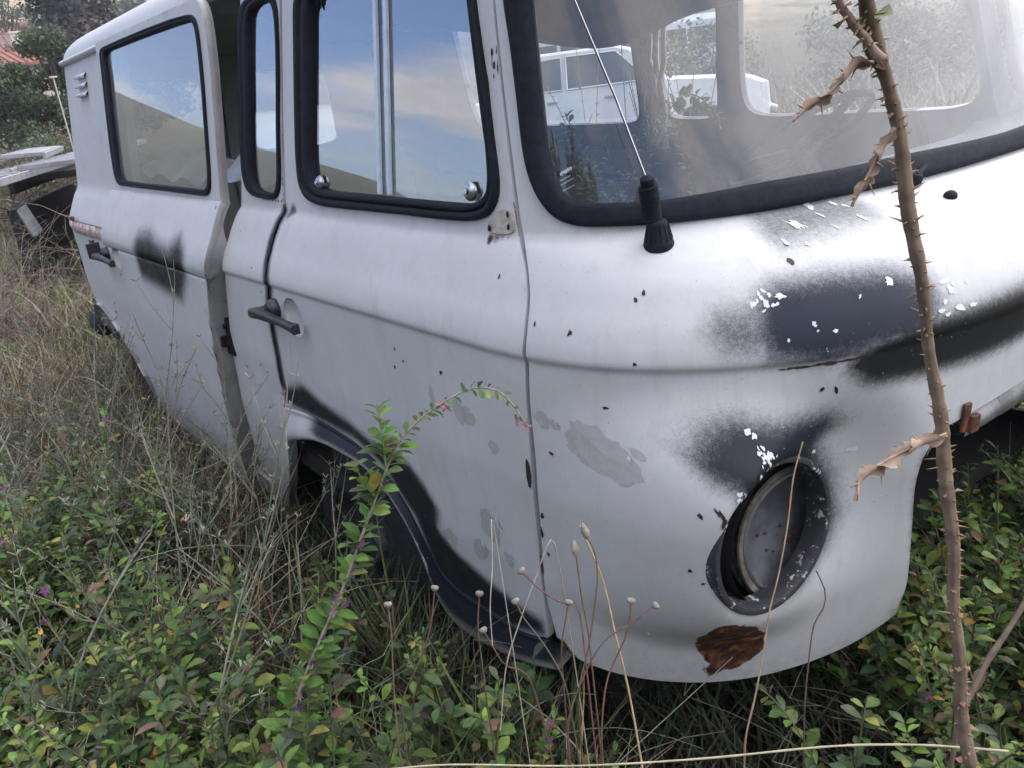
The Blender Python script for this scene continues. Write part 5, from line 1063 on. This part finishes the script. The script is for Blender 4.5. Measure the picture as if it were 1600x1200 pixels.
for i,(x,y,s) in enumerate(wp):
    e=empty('wiry_weed',(x,y,.1),i*2.4); e.scale=(s,s,s); tag(e,'wiry grey green weed with tiny yellow heads among the tangle beside the sliding door','weed',WG)
    a=bpy.data.objects.new('stems',wm[i%5][0]); link(a,e); b=bpy.data.objects.new('yellow_heads',wm[i%5][1]); link(b,e)
# blue flowers
r_=random.Random(5)
for i,(x,y,z) in enumerate(((-3.05,-.05,.52),(-2.55,.10,.46),(-2.45,.16,.40))):
    A=Acc(); P=bez((x+.03,y,.1),(x+.03,y+.03,z*.6),(x,y,z),8); V,F=tube_geo(P,.0011,4); A.add(V,F,np.array((.14,.16,.09))); flower(A,np.array([x,y,z]),r_,.011,(.16,.19,.62),9)
    tag(A.build('blue_flower',M['leaf']),'small blue wildflower in the weeds left of the van, '+('highest of three','middle one, largest','lowest and half hidden')[i],'flower','blue wildflowers left of the van')
# plants growing inside the van
A=Acc(); r_=random.Random(31); B=Acc()
for k in range(22):
    x0=r_.uniform(-2.35,-1.75);y0=YC+r_.uniform(.1,.62); e=np.array([x0+r_.uniform(-.25,.35),y0+r_.uniform(-.25,.2),r_.uniform(.95,1.38)]); P=bez((x0,y0,.52),(x0+r_.uniform(-.1,.1),y0,1.0),e,16); V,F=tube_geo(P,.002,4); A.add(V,F,np.array((.12,.15,.08))); leafy_on(A,None,P,r_,.024,(.03,.05),2,0,start=.4,pal=GREENS*1.1)
P=bez((-2.25,YC+.70,1.15),(-2.10,YC+.72,1.52),(-1.85,YC+.62,1.28),18); V,F=tube_geo(P,.0022,4); A.add(V,F,np.array((.12,.15,.08))); leafy_on(A,None,P,r_,.014,(.035,.05),2,0,start=.1,pal=GREENS*1.1)
tag(A.build('vine_inside_van',M['leaf']),'green leafy vine growing up inside the cab of the white minibus','vine')
A=Acc()
for k in range(16):
    x0=r_.uniform(-3.2,-2.5);y0=YC+.95+r_.uniform(.1,.6); P=bez((x0,y0,.1),(x0,y0,.8),(x0+r_.uniform(-.3,.3),y0+r_.uniform(-.2,.3),r_.uniform(1.35,1.75)),12); V,F=tube_geo(P,.0022,4); A.add(V,F,jit((.20,.18,.13),r_)); leafy_on(A,None,P,r_,.07,(.015,.03),1,0,start=.4,pal=np.array([(.20,.19,.12),(.12,.13,.07)]))
tag(A.build('tall_weeds',M['dry']),'tall dry weeds standing behind the far windows of the van','weeds',kind='stuff')
# ---------------------------------------------------------------- background things
def gz(x,y): return float(ground_z(np.array([x]),np.array([y]))[0])
M['carwhite']=simple('dusty_white_car_paint',(.62,.64,.66),.4,.12,6); M['carglass']=simple('dark_car_glass',(.03,.04,.05),.12,.2,4,spec=.8)
M['redlamp']=simple('red_tail_lamp',(.55,.03,.04),.2,.3,20,spec=.7); M['clearlamp']=simple('clear_tail_lamp',(.75,.70,.70),.2,.2,20)
M['tiles']=simple('red_clay_tiles',(.27,.105,.075),.85,.3,1.5,c2=(.20,.085,.065)); M['brownroof']=simple('old_brown_tiles',(.17,.11,.10),.85,.3,1.2)
M['plaster']=simple('pale_plaster',(.55,.52,.46),.85,.15,1.5); M['darkwin']=simple('dark_house_window',(.03,.035,.04),.3,.2,3)
M['woodg']=simple('grey_board',(.22,.23,.26),.7,.3,6)
def extrude_side(prof,w,inset=None):
    "car body from side outline (x along, z up) with rounding towards both flanks"
    n=len(prof); rows=[(-w/2+.0,.955),(-w/2+.03,.985),(-w/2+.10,1.0),(w/2-.10,1.0),(w/2-.03,.985),(w/2,.955)]; cz=.75; V=[]
    cx=sum(p[0] for p in prof)/n
    for y,k in rows:
        for x,z in prof: 
            tb=max(0,(z-.9))*.28*(1 if abs(y)>w/2-.2 else 0); V.append((cx+(x-cx)*(k if z<.9 else .99*k),y-math.copysign(tb,y),cz+(z-cz)*k))
    F=grid_faces(6,n,True)+[tuple(range(n))[::-1],tuple(5*n+i for i in range(n))]; return V,F
def sedan(x,y,h):
    e=empty('white_sedan',(x,y,gz(x,y)),h); tag(e,'old boxy white saloon car standing in weeds, seen through the windscreen','car')
    pr=[(-2.03,.45),(-2.02,.82),(-1.95,.92),(-1.25,.95),(-.98,1.38),(-.85,1.43),(.25,1.43),(.42,1.38),(.88,.98),(1.85,.90),(2.0,.82),(2.03,.45),(1.75,.33),(1.62,.55),(1.25,.68),(.92,.55),(.82,.30),(-.85,.30),(-.95,.55),(-1.28,.68),(-1.62,.55),(-1.75,.35)]
    V,F=extrude_side(pr,1.62); MB().add(V,F).build('body',M['carwhite'],e,sharp=25)
    for s in (-1,1):
        for nm,q in (('rear_window',[(-1.02,.99),(-.86,1.33),(-.42,1.36),(-.42,.99)]),('front_window',[(-.36,.99),(-.36,1.36),(.24,1.36),(.62,1.0)])):
            V=[(a,s*(.812-max(0,b-.9)*.28),b) for a,b in q]+[(a,s*(.79-max(0,b-.9)*.28),b) for a,b in q]; MB().add(V,[(0,1,2,3),(4,7,6,5),(0,4,5,1),(1,5,6,2),(2,6,7,3),(3,7,4,0)]).build(nm,M['carglass'],e,False)
            L=[(a,s*(.818-max(0,b-.9)*.28),b) for a,b in q]; MB().tube(L+[L[0]],.010,5).build('window_trim',M['steel'],e)
        for wx in (-1.28,1.25): MB().lathe([(0,-.07),(.15,-.08),(.17,-.09),(.28,-.08),(.29,-.05),(.29,.06),(.0,.07)],(wx,s*.74,.29),(0,-s,0),28).build('wheel',M['tyre'],e)
        for hx in (-.55,.15): MB().box((hx,s*.815,.86),(.13,.02,.025)).build('door_handle',M['steel'],e,bevel=.004)
    MB().box((2.06,0,.50),(.06,1.6,.10)).build('bumper',M['steel'],e,bevel=.02); MB().box((-2.06,0,.50),(.06,1.6,.10)).build('bumper',M['steel'],e,bevel=.02)
    MB().add([(.46,-.60,1.36),(.46,.60,1.36),(.90,.68,1.0),(.90,-.68,1.0),(.45,-.60,1.34),(.45,.60,1.34),(.88,.68,.98),(.88,-.68,.98)],[(0,1,2,3),(4,7,6,5),(0,4,5,1),(1,5,6,2),(2,6,7,3),(3,7,4,0)]).build('windscreen',M['carglass'],e,False)
sedan(-8.28,7.9,math.atan2(.67,.74))
# modern white van whose red tail lamp shows in the door gap
def white_van(x,y,h):
    e=empty('white_delivery_van',(x,y,gz(x,y)),h); tag(e,'modern white van with tall red tail lamp, seen through the sliding door gap','van')
    pr=[(-2.2,.45),(-2.22,1.2),(-2.14,1.85),(-2.0,1.93),(.7,1.93),(.95,1.85),(1.5,1.2),(2.15,1.0),(2.25,.7),(2.25,.4),(1.9,.32),(-1.9,.32)]
    V,F=extrude_side(pr,1.85); MB().add(V,F).build('body',M['carwhite'],e,sharp=25)
    for s in (-1,1):
        V=[];L=[(-2.235,.62*s+.0,.82),(-2.21,.86*s,.80),(-2.12,.925*s,.95),(-2.10,.90*s,1.25),(-2.15,.84*s,1.42),(-2.22,.78*s,1.38),(-2.24,.80*s,1.05)]
        V=[(a-.02,b+s*.01,c) for a,b,c in L]+[(a+.03,b,c) for a,b,c in L]; n=7; MB().add(V,grid_faces(2,n,True)+[tuple(range(n)),tuple(range(n,2*n))[::-1]]).build('tail_lamp',M['redlamp'],e,bevel=.01)
        MB().box((-2.235,s*.80,1.10),(.03,.05,.14)).build('tail_lamp',M['clearlamp'],e,bevel=.006)
    MB().box((-2.2,0,1.5),(.06,1.35,.42)).build('rear_window',M['carglass'],e,bevel=.01); MB().box((-2.24,0,.5),(.12,1.75,.22)).build('bumper',M['blackmetal'],e,bevel=.03)
    for wx in (-1.45,1.45):
        for s in (-1,1): MB().lathe([(0,-.08),(.19,-.09),(.31,-.08),(.32,0),(.31,.08),(0,.08)],(wx,s*.82,.32),(0,1,0),28).build('wheel',M['tyre'],e)
white_van(-10.15,4.6,math.atan2(.35,-.94))
# long white coach behind
def coach(x,y,h):
    e=empty('white_coach',(x,y,gz(x,y)-.2),h); tag(e,'long white coach parked far behind the white saloon car, seen through the van windows','coach')
    V=[];prof=[(-1.22,.4),(-1.25,1.0),(-1.22,2.5),(-1.0,2.75),(1.0,2.75),(1.22,2.5),(1.25,1.0),(1.22,.4)]
    for a in (-5.2,-5.1,5.1,5.2):
        k=.96 if abs(a)>5.15 else 1
        for b,c in prof: V.append((a,b*k,c if c<.5 else c*k+.03*(1-k)))
    MB().add(V,grid_faces(4,8,True)+[tuple(range(8)),tuple(24+i for i in range(8))[::-1]]).build('body',M['carwhite'],e,sharp=25)
    for i in range(7):
        for s in (-1,1): MB().box((-4.3+i*1.38,s*1.235,1.9),(1.22,.03,.72)).build('window',M['carglass'],e,bevel=.01)
    for wx in (-3.2,3.2):
        for s in (-1,1): MB().lathe([(0,-.1),(.42,-.1),(.45,0),(.42,.1),(0,.1)],(wx,s*1.15,.45),(0,1,0),24).build('wheel',M['tyre'],e)
coach(-28.5,28.0,math.atan2(.67,.74))
# ladders on a low trailer
def ladder(p,d,w,L,n,label,zr=0.):
    e=empty('ladder',p,math.atan2(d[1],d[0])); tag(e,label,'ladder','aluminium ladders stacked left of the van')
    for s in (-1,1): MB().box((L/2,s*w/2,0),(L,.026,.048)).build('rail',M['alu'],e,bevel=.003)
    for i in range(n): MB().box((.15+i*(L-.3)/(n-1),0,.012),(.036,w-.028,.036)).build('rung',M['alu'],e,bevel=.004)
    e.rotation_euler[0]=zr
ladder((-6.1,.46,1.27),(-.94,.34),.42,5.6,20,'nearest lowest aluminium ladder left of the van, resting on the dark trailer')
ladder((-6.7,1.04,1.30),(-.94,.34),.42,5.2,19,'far aluminium ladder lying beside the nearest one')
ladder((-7.7,1.05,1.37),(-.97,.22),.34,3.0,11,'short aluminium ladder lying across the two others',.05)
def trailer():
    e=empty('flat_trailer',(-9.1,1.75,gz(-9.1,1.75)),math.atan2(.34,-.94)); tag(e,'dark low flat trailer carrying the ladders left of the van','trailer')
    MB().box((.2,0,1.06),(2.6,.8,.06)).box((.2,.41,1.0),(2.6,.05,.09)).box((.2,-.41,1.0),(2.6,.05,.09)).build('bed',M['under'],e,bevel=.01)
    for wx in (-.4,.5):
        for s in (-1,1): MB().lathe([(0,-.09),(.16,-.09),(.27,-.08),(.28,0),(.27,.08),(0,.09)],(wx,s*.55,.28),(0,1,0),24).build('wheel',M['tyre'],e)
    MB().box((0,.4,.6),(2.8,.06,.5)).box((0,-.4,.6),(2.8,.06,.5)).build('chassis',M['dark'],e)
trailer()
b=MB().box((0,0,.0),(.22,.02,.24)); o=b.build('grey_board',M['woodg'],None,bevel=.005); o.location=(-8.05,1.02,.86); o.rotation_euler=(.25,.12,-.5); tag(o,'small grey board leaning under the ladders at the left edge','board')
b=MB().box((0,0,0),(1.1,.5,.02)).box((0,.1,-.12),(.9,.3,.2)); o=b.build('rusty_scrap_sheet',M['woodg'],None,bevel=.004); o.location=(-12.2,2.75,1.40); o.rotation_euler=(0,.03,-.3); tag(o,'grey scrap sheet on a heap behind the ladders','scrap')
st_=empty('survey_stake',(-12.25,2.28,gz(-12.25,2.28)-.12)); st_.rotation_euler=(0,.12,-.1); tag(st_,'thin white stake with a short crosspiece standing in the bushes','stake')
MB().tube([(0,0,0),(0,0,1.0),(.0,0,2.20)],[.010,.009,.008],8).build('pole',M['plaster'],st_); MB().box((0,0,2.21),(.022,.09,.022)).build('crosspiece',M['plaster'],st_,bevel=.006)
# houses
def house(x,y,h,w,d,eave,ridge,roof,label,name='house',wins=3,chim=True,z0=None):
    z=gz(x,y) if z0 is None else z0; e=empty(name,(x,y,z-1),h); tag(e,label,'house')
    MB().box((0,0,(eave+1)/2),(w,d,eave+1)).build('wall',M['plaster'],e,False)
    o=.45; a,b_=w/2+o,d/2+o; zr=ridge+1; ze=eave+1-.05; V=[(-a,-b_,ze),(a,-b_,ze),(a,b_,ze),(-a,b_,ze),(-a*.55,0,zr),(a*.55,0,zr)]; V+= [(p,q,r-.14) for p,q,r in V]
    rf=MB().add(V,[(0,1,5,4),(2,3,4,5),(1,2,5),(3,0,4),(6,10,11,7),(8,11,10,9),(7,11,8),(9,10,6),(0,6,7,1),(1,7,8,2),(2,8,9,3),(3,9,6,0)]).build('roof',roof,e,False)
    mb=MB(); n=int(w/.35)
    for i in range(n+1):
        x_=-a*.95+i*(2*a*.95)/n
        for s in (-1,1):
            top=1-max(0,(abs(x_)-a*.55)/(a*.45)); mb.tube([(x_,s*b_,ze+.04),(x_,s*b_*(1-top),ze+(zr-ze)*top+.02)],.045,5)
    mb.build('tile_rows',roof,rf)
    for i in range(wins):
        for s in (-1,1): MB().box((-w/2+(i+.5)*w/wins,s*(d/2+.01),eave*.55+1),(1.0,.08,1.2)).build('window',M['darkwin'],e,False)
    if chim: MB().box((w*.2,.6,zr+.1),(.5,.5,1.3)).box((w*.2,.6,zr+.8),(.62,.62,.1)).build('chimney',M['plaster'],rf,False)
house(-55.5,8.0,1.7,6.5,6,2.0,3.0,M['tiles'],'house with bright red tiled roof at the left edge, nearest of the village',z0=3.3); house(-61,10.2,1.5,8,6,3.1,4.4,M['brownroof'],'house with old brown tiled roof behind the bright red one','house',3,True,z0=3.1)
house(-84,15.7,1.9,7,6,3.0,3.9,M['tiles'],'house with faded red roof below the dark conifer','house',3,False,z0=6.6); house(-70,20,1.8,8,7,2.6,4.0,M['brownroof'],'house half hidden behind the van roof','house')
pass
# trees
def tree(x,y,H,cr,label,name='broadleaf_tree',pal=((.05,.085,.035),(.075,.115,.05),(.035,.06,.028),(.10,.14,.065)),n=5200,ls=.11,low=.12,seed=1,cat='tree',conif=False,group=None,sq=1.,col=(.10,.08,.06),ncl=42):
    z=gz(x,y); e=empty(name,(x,y,z)); tag(e,label,cat,group); r=np.random.default_rng(seed); A=Acc()
    P=np.array([[0,0,-.3],[.05*H*r.uniform(-1,1),.05*H*r.uniform(-1,1),H*.4],[0,0,H*.88]]); Q=cm(P,H/14); V,F=tube_geo(Q,np.linspace(H*.028,H*.006,len(Q)),7); A.add(V,F,np.array(col))
    cl=[]
    for k in range(ncl):
        if conif: t=(k+.5)/ncl; hz=H*(low+(1-low)*t); rad=cr*(1-t)**.8*r.uniform(.5,1.05); an=r.uniform(0,6.28); c=np.array([rad*np.cos(an),rad*np.sin(an),hz-.12*rad]); s=cr*.30*(1-t*.6)
        else:
            d=r.normal(size=3); d/=np.linalg.norm(d); q=r.uniform(.35,1)**.5*r.uniform(.8,1.12); c=np.array([d[0]*cr*q,d[1]*cr*q,H*(low+1)/2+d[2]*H*(1-low)/2*q*sq]); s=cr*r.uniform(.20,.38)
        cl.append((c,s)); V,F=tube_geo(cm(np.array([[0,0,c[2]*.97],c*.5+np.array([0,0,c[2]*.49]),c]) if conif else np.array([[0,0,max(H*.15,c[2]*.55)],c*.6+np.array([0,0,c[2]*.15]),c]),H/10),[H*.008,H*.004,H*.003,H*.002][0],4); A.add(V,F,np.array(col))
    A.build('trunk',M['dry'],e)
    pal=np.array(pal); idx=r.integers(0,len(cl),n); C0=np.array([c for c,_ in cl])[idx]; Sg=np.array([s for _,s in cl])[idx]
    u=r.normal(size=(n,3)); u/=np.linalg.norm(u,axis=1,keepdims=True); c=C0+u*(Sg*r.uniform(.3,1.1,n)**.6)[:,None]*np.array([1,1,.75]); nn=u+r.normal(size=(n,3))*.6; nn/=np.linalg.norm(nn,axis=1,keepdims=True)
    a=np.cross(nn,r.normal(size=(n,3))); a/=np.linalg.norm(a,axis=1,keepdims=True); b=np.cross(nn,a); l=ls*r.uniform(.6,1.4,n)[:,None]
    V=np.stack([c-a*l*.5,c+b*l*.32,c+a*l*.5,c-b*l*.32],1).reshape(-1,3); i=np.arange(n)*4; F=np.concatenate([np.stack([i,i+1,i+2],1),np.stack([i,i+2,i+3],1)]); ct=pal[(idx*7+r.integers(0,2,n))%len(pal)]*r.uniform(.7,1.35,(n,1)); mo('crown',V,F,M['leaf'],e,False,{'tint':np.repeat(np.clip(ct,0,1),4,0)})
tree(-24.6,4.7,4.0,1.55,'big bushy green tree left of the van roof',ls=.10,n=30000,seed=3,low=.0); tree(-24.0,3.3,2.9,1.3,'darker green tree at the left edge behind the ladders',ls=.09,n=14000,seed=4,low=.0,pal=((.04,.07,.035),(.06,.09,.045),(.03,.05,.03)))
tree(-43,9.6,10.5,2.1,'tall dark blue green conifer above the red roofs','conifer',pal=((.030,.050,.050),(.045,.065,.060),(.025,.04,.042)),n=9000,ls=.22,low=.42,seed=5,conif=True,ncl=110)
tree(-33,8.4,5.0,2.4,'dark purple leaved tree between conifer and van roof','broadleaf_tree',pal=((.05,.035,.04),(.07,.05,.055),(.035,.03,.03)),n=5000,ls=.22,seed=6,low=.2)
tree(-18.5,3.0,1.55,1.2,'low silvery green bush behind the white stake','bush',pal=((.10,.14,.09),(.13,.17,.11),(.07,.10,.06)),n=8000,ls=.06,seed=7,low=0,cat='bush'); tree(-16.5,3.4,1.6,1.0,'brownish dry bush beside the rear corner of the van','bush',pal=((.15,.12,.075),(.20,.16,.10),(.10,.085,.055)),n=8000,ls=.05,seed=8,low=0,cat='bush')
tree(-13.5,1.6,1.25,1.3,'grey brown tangled bush just behind the ladders','bush',pal=((.13,.11,.08),(.17,.15,.11),(.09,.08,.06),(.10,.11,.06)),n=9000,ls=.045,seed=9,low=0,cat='bush'); tree(-14.8,2.7,1.45,.6,'small fresh green bush behind the rear of the van','bush',pal=((.06,.12,.05),(.09,.16,.07)),n=5000,ls=.05,seed=10,low=0,cat='bush')
for i in range(9):
    r_=random.Random(900+i); a=R(178-i*3.6+r_.uniform(-1,1)); d=r_.uniform(72,110); x,y=d*math.cos(a),d*math.sin(a)
    tree(x,y,r_.uniform(1.8,3.2),r_.uniform(2,3.2),('round ','spreading ','low ','uneven ')[i%4]+('dark ','grey green ','blue green ','dull ')[i//4]+'tree on the slope above the village roofs',pal=((.05,.075,.05),(.065,.09,.06),(.04,.06,.045)),n=1500,ls=.6,seed=60+i,low=.05,group='trees on the village slope',ncl=22)
for i,(x,y) in enumerate(((-4,13),(-7.5,13.5),(-1,14.5),(2.5,13),(-12,12.5),(-22,27),(-12,26),(-28,22))):
    tree(x,y,1.6+.25*(i%3),1.6,('grey green scrub bush behind the white saloon, ','tangled scrub bush beyond the van, ')[i%2]+('left of its hood','beside its rear','far right','at the right edge','beyond its boot','before the coach end','before the coach middle','past the coach')[i],'bush',pal=((.12,.13,.09),(.17,.16,.11),(.09,.10,.06)),n=3600,ls=.10,seed=80+i,low=0,cat='bush')
for i in range(9):  # unseen trees, added to block low sky and darken the lower bodywork
    a=R(-128+i*16); d=9.5+(i%3); lab=['tall leafy tree behind the photographer, '+q for q in ('farthest towards the rear of the van','second towards the rear','level with the rear wheel','level with the sliding door','level with the front door','straight behind the camera','towards the front of the van','ahead of the nose','farthest ahead of the van')][i]
    tree(d*math.cos(a),d*math.sin(a),4.6+.5*(i%2),2.3,lab,n=3600,ls=.22,seed=140+i,low=.03,group='trees behind the photographer',ncl=30)
for x,y,h,c,l in ((-50,4.3,3.2,2.0,'leftmost and nearest'),(-51,6.6,3.3,1.8,'before the bright red roof'),(-55,10.2,4.6,2.2,'before the brown roof'),(-76,12,6.5,3,'left of the faded red roof'),(-78,16.5,7.2,2.6,'right of the faded red roof'),(-70,7.6,6.0,3,'behind the brown roof')):
    tree(x,y,h,c,'bush hiding the walls of the village houses, '+l,'bush',pal=((.06,.085,.05),(.08,.11,.06),(.045,.065,.045)),n=2600,ls=.2,seed=40+int(y),low=0,cat='bush',group='bushes round the village houses')
# bare pale sapling
e=empty('bare_sapling',(-9.6,.62,gz(-9.6,.62))); tag(e,'pale leafless sapling standing before the ladders at the far left','sapling'); A=Acc(); r_=random.Random(12)
def sap(p,d,l,rad,dep):
    P=bez(p,p+d*l*.5+np.array([r_.uniform(-1,1),r_.uniform(-1,1),.3])*l*.08,p+d*l,6); V,F=tube_geo(P,np.linspace(rad,rad*.5,6),5); A.add(V,F,jit((.34,.31,.25),r_,.1))
    if dep:
        for _ in range(3): q=d+np.array([r_.uniform(-1,1),r_.uniform(-1,1),r_.uniform(-.4,.5)])*.75; sap(P[r_.randint(2,5)],q/np.linalg.norm(q),l*r_.uniform(.45,.8),rad*.6,dep-1)
sap(np.zeros(3),np.array([.0,.08,1.]),1.05,.013,3); A.build('branches',M['dry'],e)
zb=float(V_ground[:,2].min())-1; zt=max(float(V_ground[:,2].max()),19)+2; hz=MB().box((0,0,(zb+zt)/2),(616,616,zt-zb)).build('haze',bpy.data.materials.new('haze_air'),None,False); tag(hz,kind='stuff')
m=hz.data.materials[0]; m.use_nodes=True; m.node_tree.nodes.clear(); o_=nd(m.node_tree,'ShaderNodeOutputMaterial'); v_=nd(m.node_tree,'ShaderNodeVolumePrincipled',ins={'Color':(.86,.90,.96,1),'Density':HAZE}); m.node_tree.links.new(v_.outputs[0],o_.inputs['Volume'])
# ---------------------------------------------------------------- light, sky, camera
w=bpy.data.worlds.new("World"); scn.world=w; w.use_nodes=True; nt=w.node_tree; bg=nt.nodes['Background']
SAZ=R(84); SEL=R(47); CAZ=R(64)
sky=nd(nt,'ShaderNodeTexSky',sky_type='NISHITA'); sky.sun_disc=False; sky.sun_elevation=SEL; sky.sun_rotation=math.pi/2-SAZ; sky.air_density=1.0; sky.dust_density=1.2; sky.ozone_density=2.0
gco=nd(nt,'ShaderNodeTexCoord').outputs['Generated']
sv=nd(nt,'ShaderNodeSeparateXYZ',ins={0:gco}); zz=mth(nt,'ADD',mth(nt,'MAXIMUM',sv.outputs[2],0.0),.10)
cv=nd(nt,'ShaderNodeCombineXYZ',ins={0:mth(nt,'DIVIDE',sv.outputs[0],zz),1:mth(nt,'DIVIDE',sv.outputs[1],zz),2:0.})
mp=nd(nt,'ShaderNodeMapping',ins={0:cv.outputs[0],1:(CLX,CLY,0),3:(1,1,1)}).outputs[0]
cn=nd(nt,'ShaderNodeTexNoise',ins={'Vector':mp,'Scale':.42,'Detail':7,'Roughness':.56,'Distortion':.35}).outputs['Fac']
# more cloud towards the sun, less behind the viewer
sd=nd(nt,'ShaderNodeVectorMath',operation='DOT_PRODUCT',ins={0:gco,1:(math.cos(CAZ),math.sin(CAZ),.25)}).outputs['Value']
th0=maprange(nt,sd,-.5,.75,.47,.30); cl=mth(nt,'MULTIPLY',mth(nt,'SUBTRACT',cn,th0),7.0,True)
cl=maprange(nt,cl,0,1)
bright=maprange(nt,sd,-.6,.95,CL0,CL1)
shade=maprange(nt,nd(nt,'ShaderNodeTexNoise',ins={'Vector':mp,'Scale':1.3,'Detail':5,'Roughness':.6}).outputs['Fac'],.3,.7,.75,1.1)
cc=nd(nt,'ShaderNodeVectorMath',operation='SCALE',ins={0:(1.0,.95,.975),'Scale':mth(nt,'MULTIPLY',bright,shade)}).outputs[0]
skc=mixc(nt,1.0,sky.outputs[0],SKYT,'MULTIPLY')
nt.links.new(mixc(nt,mth(nt,'MULTIPLY',cl,.92),skc,cc),bg.inputs[0]); bg.inputs[1].default_value=SKYS
sun=bpy.data.lights.new('sun','SUN'); sun.energy=SUNE; sun.angle=R(32); sun.color=(1,.94,.86); so=bpy.data.objects.new('sun',sun); COL.objects.link(so)
sdv=Vector((math.cos(SAZ)*math.cos(SEL),math.sin(SAZ)*math.cos(SEL),math.sin(SEL))); so.rotation_euler=sdv.to_track_quat('Z','Y').to_euler()
cam=bpy.data.cameras.new('camera'); cam.sensor_width=36; cam.lens=36*1294/1600; cam.clip_start=.05; cam.clip_end=3000
co_=bpy.data.objects.new('camera',cam); COL.objects.link(co_); co_.matrix_world=Matrix(((CR[0],CU[0],-CF[0],0),(CR[1],CU[1],-CF[1],0),(CR[2],CU[2],-CF[2],HZ),(0,0,0,1))); scn.camera=co_
scn.view_settings.view_transform='Standard'; scn.view_settings.look='None'; scn.view_settings.exposure=EXPO; scn.view_settings.gamma=1
scn.render.engine='CYCLES'; scn.cycles.max_bounces=10; scn.cycles.transparent_max_bounces=24; scn.cycles.glossy_bounces=5
